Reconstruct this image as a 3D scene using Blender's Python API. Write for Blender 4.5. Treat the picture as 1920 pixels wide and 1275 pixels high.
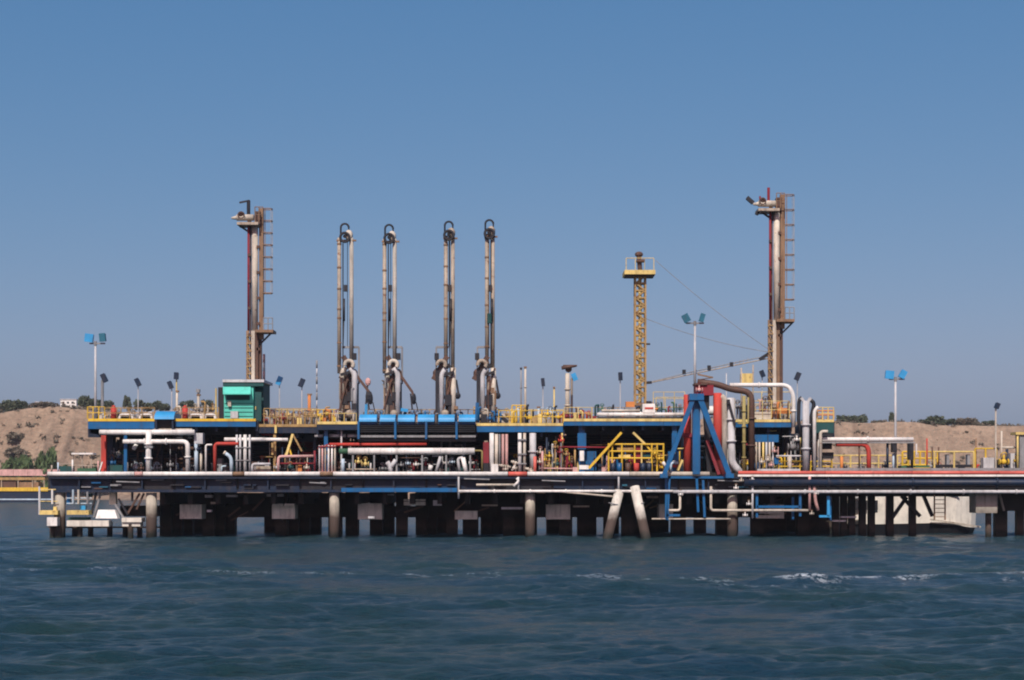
import bpy, math, random
import numpy as np
from mathutils import Vector, Matrix
random.seed(7)
C = bpy.context.scene.collection
SC = bpy.context.scene
for o in list(bpy.data.objects): bpy.data.objects.remove(o)

# ------------------------------------------------------------ camera, sky, sun, exposure
CAMD, EYE, F, HY = 140.0, 5.0, 2800.0, 910.0      # metres to the jetty face, eye height, focal length in photo pixels, horizon row
cam = bpy.data.objects.new('camera', bpy.data.cameras.new('camera')); C.objects.link(cam)
cam.location = (0, -CAMD, EYE); cam.rotation_euler = (math.pi/2, 0, 0)
cam.data.sensor_width = 36; cam.data.lens = 36*F/1920
cam.data.shift_y = (HY-637.5)/1920
cam.data.clip_start = 1; cam.data.clip_end = 12000
SC.camera = cam
SC.render.engine = 'CYCLES'; SC.cycles.filter_width = 2.0     # the photograph is soft
SUN_EL, SUN_AZ = math.radians(47), math.radians(9)     # azimuth measured from straight behind the camera towards its left
w = bpy.data.worlds.new('World'); SC.world = w; w.use_nodes = True
nt = w.node_tree; bg = nt.nodes['Background']
sky = nt.nodes.new('ShaderNodeTexSky'); sky.sky_type = 'NISHITA'; sky.sun_disc = False
sky.sun_elevation = SUN_EL
sky.sun_rotation = math.pi + SUN_AZ
sky.altitude = 0; sky.air_density = 1.0; sky.dust_density = 2.2; sky.ozone_density = 8.5
gm = nt.nodes.new('ShaderNodeGamma'); gm.inputs[1].default_value = 1.0
hs = nt.nodes.new('ShaderNodeHueSaturation'); hs.inputs['Saturation'].default_value = 1.0
nt.links.new(sky.outputs[0], gm.inputs[0]); nt.links.new(gm.outputs[0], hs.inputs['Color'])
spl = nt.nodes.new('ShaderNodeSeparateColor'); cmb = nt.nodes.new('ShaderNodeCombineColor'); nt.links.new(hs.outputs[0], spl.inputs[0])
for k, (a_, g_) in enumerate(((.81,1.32),(1.206,.74),(1.97,.5))):      # colour response of the photograph, the same for the whole sky
    pw = nt.nodes.new('ShaderNodeMath'); pw.operation = 'POWER'; pw.inputs[1].default_value = g_; nt.links.new(spl.outputs[k], pw.inputs[0])
    ml = nt.nodes.new('ShaderNodeMath'); ml.operation = 'MULTIPLY'; ml.inputs[1].default_value = a_; nt.links.new(pw.outputs[0], ml.inputs[0]); nt.links.new(ml.outputs[0], cmb.inputs[k])
nt.links.new(cmb.outputs[0], bg.inputs['Color']); bg.inputs['Strength'].default_value = 0.108
sd = bpy.data.lights.new('sun', 'SUN'); sd.energy = 4.2; sd.angle = math.radians(0.5); sd.color = (1, .95, .87)
sun = bpy.data.objects.new('sun', sd); C.objects.link(sun)
sdir = Vector((-math.sin(SUN_AZ)*math.cos(SUN_EL), -math.cos(SUN_AZ)*math.cos(SUN_EL), math.sin(SUN_EL)))
sun.rotation_euler = sdir.to_track_quat('Z', 'Y').to_euler(); sun.location = (0, -50, 80)
SC.view_settings.view_transform = 'Standard'; SC.view_settings.look = 'None'
SC.view_settings.exposure = 0.0; SC.view_settings.gamma = 1.0; SC.view_settings.use_curve_mapping = False

# ------------------------------------------------------------ helpers
def S(Y): return F/(CAMD+Y)
def P(x, y, Y): return Vector(((x-960)/S(Y), Y, EYE+(HY-y)/S(Y)))
def ypix(z, Y): return HY-(z-EYE)*S(Y)

HAZE = .00009
class MB:
    def __init__(s): s.v = []; s.f = []
    def add(s, vs, fs):
        n = len(s.v); s.v += [tuple(v) for v in vs]; s.f += [tuple(i+n for i in f) for f in fs]; return s
    def box(s, a, b):
        x0,y0,z0 = a; x1,y1,z1 = b
        return s.add([(x0,y0,z0),(x1,y0,z0),(x1,y1,z0),(x0,y1,z0),(x0,y0,z1),(x1,y0,z1),(x1,y1,z1),(x0,y1,z1)],
                     [(0,3,2,1),(4,5,6,7),(0,1,5,4),(1,2,6,5),(2,3,7,6),(3,0,4,7)])
    def pbox(s, x0, y0, x1, y1, Y0, Y1):
        a = P(x0, y1, Y0); b = P(x1, y0, Y0)
        return s.box((a.x, Y0, a.z), (b.x, Y1, b.z))
    def beam(s, p, q, w, h=None):
        h = h or w; p = Vector(p); q = Vector(q); d = (q-p)
        if d.length < 1e-6: return s
        d.normalize(); up = Vector((0,1,0)) if abs(d.y) < .9 else Vector((0,0,1))
        a = d.cross(up).normalized(); b = d.cross(a).normalized()
        vs = []
        for e in (p, q):
            for i, j in ((-1,-1),(1,-1),(1,1),(-1,1)): vs.append(e+a*(i*w/2)+b*(j*h/2))
        return s.add(vs, [(0,1,2,3),(7,6,5,4),(0,4,5,1),(1,5,6,2),(2,6,7,3),(3,7,4,0)])
    def tube(s, pts, r, seg=8, bend=None, r1=None):
        pts = [Vector(p) for p in pts]
        if bend and len(pts) > 2:
            q = [pts[0]]
            for i in range(1, len(pts)-1):
                a, c, b = pts[i-1], pts[i], pts[i+1]
                la = min(bend, (a-c).length*.49); lb = min(bend, (b-c).length*.49)
                A = c+(a-c).normalized()*la; B = c+(b-c).normalized()*lb
                for k in range(5):
                    t = k/4; q.append(A*(1-t)**2+c*2*t*(1-t)+B*t*t)
            q.append(pts[-1]); pts = q
        n = len(pts); d0 = (pts[1]-pts[0]).normalized()
        up = Vector((0,0,1)) if abs(d0.z) < .9 else Vector((1,0,0))
        a = d0.cross(up).normalized(); vs = []; fs = []
        for i, p in enumerate(pts):
            if i == 0: d = d0
            elif i == n-1: d = (pts[i]-pts[i-1]).normalized()
            else: d = ((pts[i+1]-pts[i]).normalized()+(pts[i]-pts[i-1]).normalized()).normalized()
            a = (a-d*a.dot(d)).normalized(); b = d.cross(a)
            rr = r if r1 is None else r+(r1-r)*i/(n-1)
            for k in range(seg):
                t = 2*math.pi*k/seg; vs.append(p+a*(rr*math.cos(t))+b*(rr*math.sin(t)))
        for i in range(n-1):
            for k in range(seg):
                fs.append((i*seg+k, i*seg+(k+1)%seg, (i+1)*seg+(k+1)%seg, (i+1)*seg+k))
        fs.append(tuple(reversed(range(seg)))); fs.append(tuple((n-1)*seg+k for k in range(seg)))
        return s.add(vs, fs)
    def ring(s, c, R, r, ax=(0,1,0), seg=14, rs=6, arc=2*math.pi, start=0):
        c = Vector(c); ax = Vector(ax).normalized(); u = ax.cross(Vector((0,0,1)))
        if u.length < .1: u = Vector((1,0,0))
        u.normalize(); v = u.cross(ax)
        full = abs(arc-2*math.pi) < 1e-6; n = seg if full else seg+1; vs = []; fs = []
        for i in range(n):
            t = start+arc*i/seg; d = u*math.cos(t)+v*math.sin(t)
            for k in range(rs):
                q = 2*math.pi*k/rs; vs.append(c+d*(R+r*math.cos(q))+ax*(r*math.sin(q)))
        for i in range(seg):
            j = (i+1)%n
            for k in range(rs): fs.append((i*rs+k, j*rs+k, j*rs+(k+1)%rs, i*rs+(k+1)%rs))
        return s.add(vs, fs)
    def blob(s, c, r, sx=1, sy=1, sz=1):
        c = Vector(c); vs = []; fs = []
        N, M = 8, 5
        for i in range(M+1):
            ph = math.pi*i/M
            for k in range(N):
                t = 2*math.pi*k/N; vs.append(c+Vector((r*sx*math.sin(ph)*math.cos(t), r*sy*math.sin(ph)*math.sin(t), r*sz*math.cos(ph))))
        for i in range(M):
            for k in range(N): fs.append((i*N+k, (i+1)*N+k, (i+1)*N+(k+1)%N, i*N+(k+1)%N))
        return s.add(vs, fs)
    def halfround(s, x0, x1, yc, zc, ry, rz, seg=10, t0=0.0, t1=math.pi):
        vs = []; fs = []
        for x in (x0, x1):
            for k in range(seg+1):
                t = t0+(t1-t0)*k/seg; vs.append((x, yc-ry*math.cos(t), zc+rz*math.sin(t)))
        n = seg+1
        for k in range(seg): fs.append((k, k+1, n+k+1, n+k))
        fs.append(tuple(range(n))); fs.append(tuple(reversed(range(n, 2*n)))); fs.append((0, n, 2*n-1, n-1))
        return s.add(vs, fs)
    def mesh(s, name, mat, org=(0,0,0), smooth=False):
        m = bpy.data.meshes.new(name); o = Vector(org)
        m.from_pydata([(v[0]-o.x, v[1]-o.y, v[2]-o.z) for v in s.v], [], s.f)
        m.materials.append(mat)
        if smooth:
            for p in m.polygons: p.use_smooth = len(p.vertices) == 4
        m.update(); return m

def tag(o, label=None, cat=None, group=None, kind=None):
    if label: o['label'] = label
    if cat: o['category'] = cat
    if group: o['group'] = group
    if kind: o['kind'] = kind
    return o
class T:
    """a thing: an Empty at its base that parents its parts"""
    def __init__(s, name, label, cat, base, group=None):
        s.L = Vector(base); s.e = bpy.data.objects.new(name, None); s.e.empty_display_size = .5
        C.objects.link(s.e); s.e.location = s.L; tag(s.e, label, cat, group)
    def part(s, name, mb, mat, parent=None, label=None, smooth=False):
        o = bpy.data.objects.new(name, mb.mesh(name, mat, s.L, smooth)); C.objects.link(o)
        o.parent = parent or s.e
        if label: o['label'] = label
        return o
    def inst(s, name, mesh, loc, parent=None, rz=0, scale=None):
        """place a shared mesh (modelled about the origin) at a world point"""
        o = bpy.data.objects.new(name, mesh); C.objects.link(o); o.parent = parent or s.e
        o.location = Vector(loc)-s.L; o.rotation_euler = (0,0,rz)
        if scale: o.scale = scale
        return o
def solo(name, mb, mat, label=None, cat=None, group=None, kind=None, smooth=False):
    xs = [v[0] for v in mb.v]; ys = [v[1] for v in mb.v]; zs = [v[2] for v in mb.v]
    org = Vector(((min(xs)+max(xs))/2, (min(ys)+max(ys))/2, min(zs)))
    o = bpy.data.objects.new(name, mb.mesh(name, mat, org, smooth)); C.objects.link(o); o.location = org
    return tag(o, label, cat, group, kind)
def pp(pts): return [P(*p) for p in pts]
def pipe(t, pts, rpx, mat, name='pipe', bend=None, flanges=0, parent=None, label=None, seg=10):
    r = rpx/S(pts[0][2]); mb = MB().tube(pp(pts), r, seg, bend=bend if bend else r*2.2)
    W = pp(pts)
    if flanges:
        for a, b in zip(W[:-1], W[1:]):
            L = (b-a).length; n = int(L/flanges); d = (b-a).normalized()
            for k in range(1, n+1):
                c = a+d*(L*k/(n+1)); mb.tube([c-d*.07, c+d*.07], r*1.45, seg)
    return t.part(name, mb, mat, parent, label, smooth=True)
def pb(t, x0, y0, x1, y1, Y0, Y1, mat, name, parent=None, label=None):
    return t.part(name, MB().pbox(x0,y0,x1,y1,Y0,Y1), mat, parent, label)
def strut(t, a, b, wpx, mat, name='brace', parent=None, label=None):
    return t.part(name, MB().beam(P(*a), P(*b), wpx/S(a[2])), mat, parent, label)
_posts = {}
def railing(t, x0, x1, y0, y1, Y, mat, n, mids=1, thick=1.3, name='handrail', Ys=None):
    """handrail from pixel x0 to x1, top y0 to base y1; posts are sub-parts that share a mesh"""
    Y2 = Ys if Ys is not None else Y
    mb = MB(); r = thick/S(Y)/2
    for k in range(mids+1):
        yy = y0+(y1-y0)*k/(mids+1)
        mb.tube([P(x0,yy,Y), P(x1,yy,Y2)], r, 6)
    h = t.part(name, mb, mat)
    H = (y1-y0)/S(Y); key = (round(H,2), round(r,3), mat.name)
    if key not in _posts: _posts[key] = MB().tube([(0,0,0),(0,0,H)], r*1.15, 6).mesh('post', mat)
    for i in range(n+1):
        u = i/n; t.inst('post', _posts[key], P(x0+(x1-x0)*u, y1, Y+(Y2-Y)*u), h)
    return h
def valve(t, x, y, Y, r, mb_mat, wh_mat, ax=(0,1,0), name='valve'):
    c = P(x,y,Y); r = r/S(Y)
    m = MB().blob(c, r*.8).tube([c-Vector((r*1.3,0,0)), c-Vector((r*1.0,0,0))], r*.85, 8).tube([c+Vector((r*1.0,0,0)), c+Vector((r*1.3,0,0))], r*.85, 8)
    m.tube([c, c+Vector((0,0,r*1.9))], r*.25, 6)
    o = t.part(name, m, mb_mat, smooth=True)
    k = c+Vector((0,0,r*1.9)); hw = MB().ring(k, r*.8, r*.14, (0,.8,.6), 10, 4).beam(k-Vector((r*.8,0,0)), k+Vector((r*.8,0,0)), r*.16)
    t.part('handwheel', hw, wh_mat, o)
    return o

# ------------------------------------------------------------ materials
def newmat(name):
    m = bpy.data.materials.new(name); m.use_nodes = True; n = m.node_tree
    return m, n, n.nodes['Principled BSDF']
def noise(n, scale, detail=4, rough=.6, vec=None, coord='Position', mapsc=None):
    g = n.nodes.new('ShaderNodeNewGeometry'); src = g.outputs['Position']
    if mapsc:
        mp = n.nodes.new('ShaderNodeMapping'); mp.inputs['Scale'].default_value = mapsc
        n.links.new(src, mp.inputs[0]); src = mp.outputs[0]
    t = n.nodes.new('ShaderNodeTexNoise'); t.inputs['Scale'].default_value = scale
    t.inputs['Detail'].default_value = detail; t.inputs['Roughness'].default_value = rough
    n.links.new(src, t.inputs['Vector']); return t.outputs['Fac']
def ramp(n, fac, a, b, ca=(0,0,0,1), cb=(1,1,1,1)):
    r = n.nodes.new('ShaderNodeValToRGB'); r.color_ramp.elements[0].position = a; r.color_ramp.elements[1].position = b
    r.color_ramp.elements[0].color = ca; r.color_ramp.elements[1].color = cb
    n.links.new(fac, r.inputs[0]); return r.outputs[0]
def mix(n, fac, a, b, mode='MIX'):
    m = n.nodes.new('ShaderNodeMix'); m.data_type = 'RGBA'; m.blend_type = mode
    for sock, val in ((0, fac), (6, a), (7, b)):
        if hasattr(val, 'is_linked'): n.links.new(val, m.inputs[sock])
        elif sock == 0: m.inputs[0].default_value = val
        else: m.inputs[sock].default_value = (*val[:3], 1)
    return m.outputs[2]
RUST = (.16, .07, .035); GRIME = (.07, .055, .045)
def paint(name, col, rust=.25, dirt=.5, rough=.7, rustcol=RUST):
    rust = min(.6, rust*1.35+.03); dirt = min(1.1, dirt*1.35)
    m, n, b = newmat(name)
    big = noise(n, .55, 3); st = noise(n, 1.0, 5, .65, mapsc=(2.2,2.2,.45)); fine = noise(n, 2.3, 6, .7)
    c = mix(n, ramp(n, big, .35, .7), tuple(x*.82 for x in col), tuple(min(1,x*1.1) for x in col))
    c = mix(n, ramp(n, st, .62-.22*dirt, .95-.2*dirt), c, tuple(x*.35+g*.5 for x, g in zip(col, GRIME)))
    c = mix(n, ramp(n, fine, .74-.3*rust, .84-.3*rust), c, rustcol)
    n.links.new(c, b.inputs['Base Color']); b.inputs['Roughness'].default_value = rough; b.inputs['Specular IOR Level'].default_value = .35
    bp = n.nodes.new('ShaderNodeBump'); bp.inputs['Strength'].default_value = .25; bp.inputs['Distance'].default_value = .03
    n.links.new(fine, bp.inputs['Height']); n.links.new(bp.outputs[0], b.inputs['Normal'])
    return m
M = dict(
 hull=paint('hull_white_paint', (.80,.77,.68), .1, .25),
 white=paint('white_paint', (.78,.77,.73), .2, .4),
 cream=paint('cream_paint', (.58,.53,.44), .3, .6),
 greyw=paint('grey_white_paint', (.52,.53,.54), .2, .5),
 grey=paint('grey_paint', (.26,.27,.28), .25, .6),
 pblue=paint('pale_blue_paint', (.45,.58,.68), .12, .4),
 blue=paint('blue_paint', (.008,.11,.28), .12, .45, .4),
 dull=paint('weathered_grey_pipe', (.44,.42,.37), .3, .7, .8),
 sky=paint('bright_blue_paint', (.04,.30,.60), .05, .25, .35),
 navy=paint('navy_paint', (.006,.020,.048), .18, .5, .5, (.05,.03,.025)),
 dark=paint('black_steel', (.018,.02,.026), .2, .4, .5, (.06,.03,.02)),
 red=paint('red_paint', (.50,.055,.04), .12, .4),
 coral=paint('faded_red_paint', (.62,.13,.10), .2, .3, .5, (.6,.42,.36)),
 maroon=paint('maroon_paint', (.22,.018,.03), .2, .4),
 pink=paint('faded_pink_paint', (.60,.36,.33), .2, .5),
 yellow=paint('yellow_paint', (.70,.46,.04), .2, .45),
 pyellow=paint('faded_yellow_paint', (.72,.56,.20), .3, .6),
 ochre=paint('rusty_yellow_paint', (.42,.28,.11), .42, .7),
 teal=paint('teal_paint', (.10,.56,.45), .04, .2),
 dteal=paint('dark_teal_paint', (.012,.07,.07), .1, .3),
 rubber=paint('black_rubber', (.014,.016,.02), .1, .3, .9),
 steelblue=paint('steel_blue_paint', (.02,.13,.20), .1, .3),
 rust=paint('rusty_steel', (.27,.17,.10), .5, .8, .7),
 brown=paint('rusty_brown_pipe', (.10,.055,.04), .4, .6, .6),
 beige=paint('weathered_beige_steel', (.43,.37,.29), .4, .8, .6),
 orange=paint('orange_paint', (.6,.22,.06), .2, .4),
 green=paint('dark_green_paint', (.04,.13,.07), .2, .4),
 olive=paint('olive_pipe', (.32,.27,.10), .3, .6),
)
def concrete(name, col=(.34,.32,.27), growth=1.9):
    m, n, b = newmat(name)
    big = noise(n, .7, 5, .65); st = noise(n, 1, 5, .7, mapsc=(3,3,.3))
    c = mix(n, ramp(n, big, .3, .75), tuple(x*.75 for x in col), tuple(x*1.15 for x in col))
    c = mix(n, ramp(n, st, .5, .75), c, tuple(x*.45 for x in col))
    g = n.nodes.new('ShaderNodeNewGeometry'); sp = n.nodes.new('ShaderNodeSeparateXYZ'); n.links.new(g.outputs['Position'], sp.inputs[0])
    nz = noise(n, 1.3, 3); ad = n.nodes.new('ShaderNodeMath'); ad.operation = 'MULTIPLY_ADD'
    n.links.new(nz, ad.inputs[0]); ad.inputs[1].default_value = 1.2; n.links.new(sp.outputs[2], ad.inputs[2])
    mr = n.nodes.new('ShaderNodeMapRange'); n.links.new(ad.outputs[0], mr.inputs[0])
    mr.inputs[1].default_value = growth+.3; mr.inputs[2].default_value = growth+1.7; mr.inputs[3].default_value = 1; mr.inputs[4].default_value = 0
    c = mix(n, mr.outputs[0], c, (.060,.042,.033))
    mr2 = n.nodes.new('ShaderNodeMapRange'); n.links.new(ad.outputs[0], mr2.inputs[0])
    mr2.inputs[1].default_value = .9; mr2.inputs[2].default_value = 1.5; mr2.inputs[3].default_value = 1; mr2.inputs[4].default_value = 0
    c = mix(n, mr2.outputs[0], c, (.012,.016,.012))
    n.links.new(c, b.inputs['Base Color']); b.inputs['Roughness'].default_value = .85
    bp = n.nodes.new('ShaderNodeBump'); bp.inputs['Strength'].default_value = .5; bp.inputs['Distance'].default_value = .05
    n.links.new(st, bp.inputs['Height']); n.links.new(bp.outputs[0], b.inputs['Normal'])
    return m
M['conc'] = concrete('pile_concrete'); M['dconc'] = concrete('shade_dark_concrete', (.019,.018,.016), 1.2)  # second one is near-black: under-deck shade deepened in its colour
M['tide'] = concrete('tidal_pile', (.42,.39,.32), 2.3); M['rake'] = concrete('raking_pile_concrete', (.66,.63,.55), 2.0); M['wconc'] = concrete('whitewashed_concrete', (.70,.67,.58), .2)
m, n, b = newmat('window_glass'); b.inputs['Base Color'].default_value = (.02,.03,.04,1); b.inputs['Roughness'].default_value = .1; M['glass'] = m
def foliage(name, a, b_):
    m, n, b = newmat(name); f = noise(n, .35, 3); g = noise(n, 3, 2)
    c = mix(n, ramp(n, f, .35, .65), a, b_); c = mix(n, ramp(n, g, .5, .8), c, tuple(x*1.5 for x in b_))
    n.links.new(c, b.inputs['Base Color']); b.inputs['Roughness'].default_value = .75
    return m
M['leaf'] = foliage('dark_foliage', (.035,.05,.025), (.06,.075,.04))
M['leafg'] = foliage('green_foliage', (.035,.07,.02), (.07,.11,.035))
M['scrub'] = foliage('dry_scrub', (.09,.08,.06), (.14,.12,.085))
M['bark'] = paint('bark', (.10,.075,.055), .1, .5, .9)

# ------------------------------------------------------------ water
def fan_water():
    rng = np.random.default_rng(3)
    ys = np.concatenate([np.arange(1330, 1004, -.42), np.arange(1004, 935.5, -.8)])
    D = F*EYE/(ys-HY); D = np.concatenate([[4, 12, 22], D, [640, 800]])
    nc = 700; u = np.linspace(-.62, .62, nc)
    X = D[:,None]*u[None,:]; Yw = np.repeat(D[:,None], nc, 1)-CAMD
    dD = np.gradient(D)[:,None]; dx = (D*(u[1]-u[0]))[:,None]
    Z = np.zeros_like(X); DX = np.zeros_like(X); DY = np.zeros_like(X)
    def field(seed, n, l0, l1):
        r = np.random.default_rng(seed); out = np.zeros_like(X)
        for _ in range(n):
            l = l0*(l1/l0)**r.random(); k = 2*math.pi/l; a = r.random()*2*math.pi
            out += np.sin(k*(X*math.cos(a)+Yw*math.sin(a))+r.random()*6.28)
        return out/math.sqrt(n)
    gust = 1+.42*field(11, 9, 9, 45)
    for i in range(150):
        l = .42*(8/.42)**rng.random(); k = 2*math.pi/l
        th = -math.pi/2+.18+rng.normal()*.34
        amp = .0049*l**.82*(.6+.8*rng.random())*math.exp(-(max(l-5,0)/5)**2)
        kx, ky = k*math.cos(th), k*math.sin(th)
        ph = kx*X+ky*Yw+rng.random()*6.283
        spacing = np.maximum(np.abs(ky)/k*dD, np.abs(kx)/k*dx)
        att = np.clip((l/np.maximum(spacing, 1e-3)-2.0)/2.0, 0, 1)
        A = amp*att*gust; cs = np.cos(ph); sn = np.sin(ph)
        Z += A*cs; DX -= .15*A*sn*math.cos(th); DY -= .15*A*sn*math.sin(th)
    # wake of a passing boat: a low breaking ridge with foam
    px = X/ (Yw+CAMD)*F+960
    line = np.interp(px, [-200, 600, 1250, 1400, 1560, 1760, 1920, 2300], [86, 84, 79, 76.5, 76, 80, 82, 85])
    dist = (Yw+CAMD)-line-.8*field(5, 6, 9, 30)
    strong = np.interp(px, [-200, 300, 900, 1290, 1380, 1600, 1680, 1850, 2400], [.2,.42,.45,.5,1.1,1.3,.8,1.3,1])
    Z += .16*np.exp(-(dist/1.3)**2)*strong
    pat = field(21, 24, .5, 3)+.8*field(22, 10, 3, 12)
    foam = np.exp(-(dist/.55)**2)*strong*np.clip(pat*.5+.55, 0, 1)*1.3+.8*np.exp(-((dist-1.6)/1.6)**2)*strong*np.clip(pat*.8-.5, 0, 1)+.7*np.exp(-((dist+3.2+.6*field(31,5,6,20))/.4)**2)*np.clip(strong-.4,0,1)*np.clip(pat+.2, 0, 1)
    edge = np.clip((D-3)/20, 0, 1)[:,None]
    V = np.stack([X+DX, Yw+DY, Z*edge], -1).reshape(-1, 3)
    nr = len(D); idx = np.arange(nr*nc).reshape(nr, nc)
    q = np.stack([idx[:-1,:-1], idx[:-1,1:], idx[1:,1:], idx[1:,:-1]], -1).reshape(-1, 4)
    me = bpy.data.meshes.new('sea'); me.vertices.add(len(V)); me.vertices.foreach_set('co', V.ravel())
    me.loops.add(q.size); me.loops.foreach_set('vertex_index', q.ravel().astype(np.int32))
    me.polygons.add(len(q)); me.polygons.foreach_set('loop_start', np.arange(0, q.size, 4, dtype=np.int32))
    try: me.polygons.foreach_set('loop_total', np.full(len(q), 4, dtype=np.int32))
    except Exception: pass
    me.polygons.foreach_set('use_smooth', np.ones(len(q), dtype=bool)); me.update(calc_edges=True)
    at = me.attributes.new('foam', 'FLOAT', 'POINT'); at.data.foreach_set('value', foam.ravel().astype(np.float32))
    m, n, b = newmat('sea_water')
    g = n.nodes.new('ShaderNodeAttribute'); g.attribute_name = 'foam'
    big = noise(n, .12, 3)
    c = mix(n, ramp(n, big, .35, .7), (.010,.043,.074), (.014,.045,.048))
    fn = noise(n, 7, 4, .7, mapsc=(.55,.8,1)); ml = n.nodes.new('ShaderNodeMath'); ml.operation = 'MULTIPLY'
    n.links.new(g.outputs['Fac'], ml.inputs[0]); n.links.new(ramp(n, fn, .46, .62), ml.inputs[1])
    c = mix(n, ml.outputs[0], c, (.50,.57,.62)); n.links.new(c, b.inputs['Base Color'])
    ro = n.nodes.new('ShaderNodeMapRange'); n.links.new(ml.outputs[0], ro.inputs[0]); ro.inputs[3].default_value = .19; ro.inputs[4].default_value = .8
    n.links.new(ro.outputs[0], b.inputs['Roughness']); b.inputs['IOR'].default_value = 1.33
    h1 = noise(n, 3.0, 6, .7, mapsc=(.4,1.3,1)); bp = n.nodes.new('ShaderNodeBump'); bp.inputs['Strength'].default_value = 1.0; bp.inputs['Distance'].default_value = .42
    n.links.new(h1, bp.inputs['Height']); n.links.new(bp.outputs[0], b.inputs['Normal'])
    me.materials.append(m)
    o = bpy.data.objects.new('sea', me); C.objects.link(o); tag(o, kind='structure')
    # calm outer sheet, to both sides and behind
    ob = MB()
    for x0, x1, y0, y1 in ((-2500, 2500, -1500, -CAMD+3.5), ):
        ob.add([(x0,y0,0),(x1,y0,0),(x1,y1,0),(x0,y1,0)], [(0,1,2,3)])
    for sgn in (-1, 1):
        a = .615
        ob.add([(sgn*a*3.5, -CAMD+3.5, -.02), (sgn*2500, -CAMD+3.5, -.02), (sgn*2500, 660, -.02), (sgn*a*800, 660, -.02)], [(0,1,2,3) if sgn > 0 else (0,3,2,1)])
    o = bpy.data.objects.new('open_water', ob.mesh('open_water', m)); C.objects.link(o); tag(o, kind='structure')
    # sea bed, so the ground is closed under the water
    sb = MB().add([(-2500,-1500,-9),(2500,-1500,-9),(2500,700,-9),(-2500,700,-9)], [(0,1,2,3)])
    o = bpy.data.objects.new('sea_bed', sb.mesh('sea_bed', M['dconc'])); C.objects.link(o); tag(o, kind='structure')
fan_water()

# ------------------------------------------------------------ hills behind
RX = [-1500, 0, 60, 110, 170, 300, 600, 1000, 1560, 1650, 1700, 1800, 1920, 3400]
RY = [778, 778, 768, 765, 772, 772, 776, 786, 789, 795, 793, 797, 799, 802]
def vnoise(X, Y, seed, scale, oct=5, ridged=False):
    r = np.random.default_rng(seed); out = np.zeros_like(X, dtype=float); a = 1; tot = 0
    for o in range(oct):
        n_ = 256; g = r.random((n_, n_)); x = X/scale*2**o+37*o; y = Y/scale*2**o+91*o
        xi = np.floor(x).astype(int); yi = np.floor(y).astype(int); fx = x-xi; fy = y-yi
        fx = fx*fx*(3-2*fx); fy = fy*fy*(3-2*fy)
        v = (g[xi%n_, yi%n_]*(1-fx)*(1-fy)+g[(xi+1)%n_, yi%n_]*fx*(1-fy)+g[xi%n_, (yi+1)%n_]*(1-fx)*fy+g[(xi+1)%n_, (yi+1)%n_]*fx*fy)
        if ridged: v = 1-abs(2*v-1)
        out += a*v; tot += a; a *= .5
    return out/tot
def hill_z(X, Y):
    X = np.asarray(X, float); Y = np.asarray(Y, float)
    D = Y+CAMD; px = X/565*F+960
    top = EYE+(HY-np.interp(px, RX, RY))*575/F
    top = top+2.0*(vnoise(X+900, Y*0, 4, 18, 5)-.5)
    shore = 516+10*(vnoise(X, X*0, 8, 60, 2)-.5)
    foot = shore+22
    gul = vnoise(X+500, Y*.35+200, 9, 15, 5, True)
    t = np.clip((D-foot+6*(gul-.6))/(32+14*(vnoise(X, Y*0, 12, 40, 2)-.5)), 0, 1)
    prof = t**.8*(1-.25*np.sin(t*math.pi))+.0
    z = np.where(D < foot, np.clip((D-shore)/22, -2.5, 1)*1.8, 1.8+(top-1.8)*prof)
    z = z+(4.2*(gul-.6)+2.2*(vnoise(X, Y, 15, 7, 5)-.5))*np.sin(np.clip(t, 0, 1)*math.pi)
    z = z+np.where(D > 640, (D-640)*.004, 0)+.35*(vnoise(X, Y, 16, 7, 4)-.5)*(D > foot)
    return z
def hills():
    Ds = np.concatenate([[490], np.arange(505, 612, .9), [620, 640, 680, 760, 900, 1200, 1800, 2800, 4500, 9000]])
    us = np.concatenate([np.linspace(-3, -.42, 60), np.linspace(-.415, -.25, 190), np.linspace(-.249, .2, 120), np.linspace(.201, .42, 260), np.linspace(.425, 3, 60)])
    X = us[None,:]*600*(1+np.clip(Ds-650, 0, None)/600)[:,None]; Y = np.repeat(Ds[:,None]-CAMD, len(us), 1)
    Z = hill_z(X, Y); V = np.stack([X,Y,Z], -1).reshape(-1,3); nr, nc = X.shape
    idx = np.arange(nr*nc).reshape(nr, nc); q = np.stack([idx[:-1,:-1], idx[:-1,1:], idx[1:,1:], idx[1:,:-1]], -1).reshape(-1,4)
    me = bpy.data.meshes.new('hills'); me.from_pydata(V.tolist(), [], q.tolist())
    for p in me.polygons: p.use_smooth = True
    m, n, b = newmat('sandy_slope')
    a = noise(n, .05, 7, .72); s = noise(n, .35, 6, .7, mapsc=(1,1,2.5)); f = noise(n, 1.2, 5, .7)
    c = mix(n, ramp(n, a, .35, .68), (.25,.185,.13), (.37,.275,.195))
    gl = noise(n, .16, 5, .65, mapsc=(1,.12,.12)); c = mix(n, ramp(n, gl, .48, .66), c, (.19,.135,.095)); c = mix(n, ramp(n, s, .42, .72), c, (.17,.125,.088)); c = mix(n, ramp(n, f, .56, .68), c, (.13,.11,.08))
    n.links.new(c, b.inputs['Base Color']); b.inputs['Roughness'].default_value = .95
    bp = n.nodes.new('ShaderNodeBump'); bp.inputs['Strength'].default_value = .8; bp.inputs['Distance'].default_value = .8
    n.links.new(s, bp.inputs['Height']); n.links.new(bp.outputs[0], b.inputs['Normal'])
    me.materials.append(m); o = bpy.data.objects.new('hills', me); C.objects.link(o); tag(o, kind='structure')
hills()
def groundz(X, Y): return float(hill_z(np.array([X]), np.array([Y]))[0])

# trees and bushes

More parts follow.
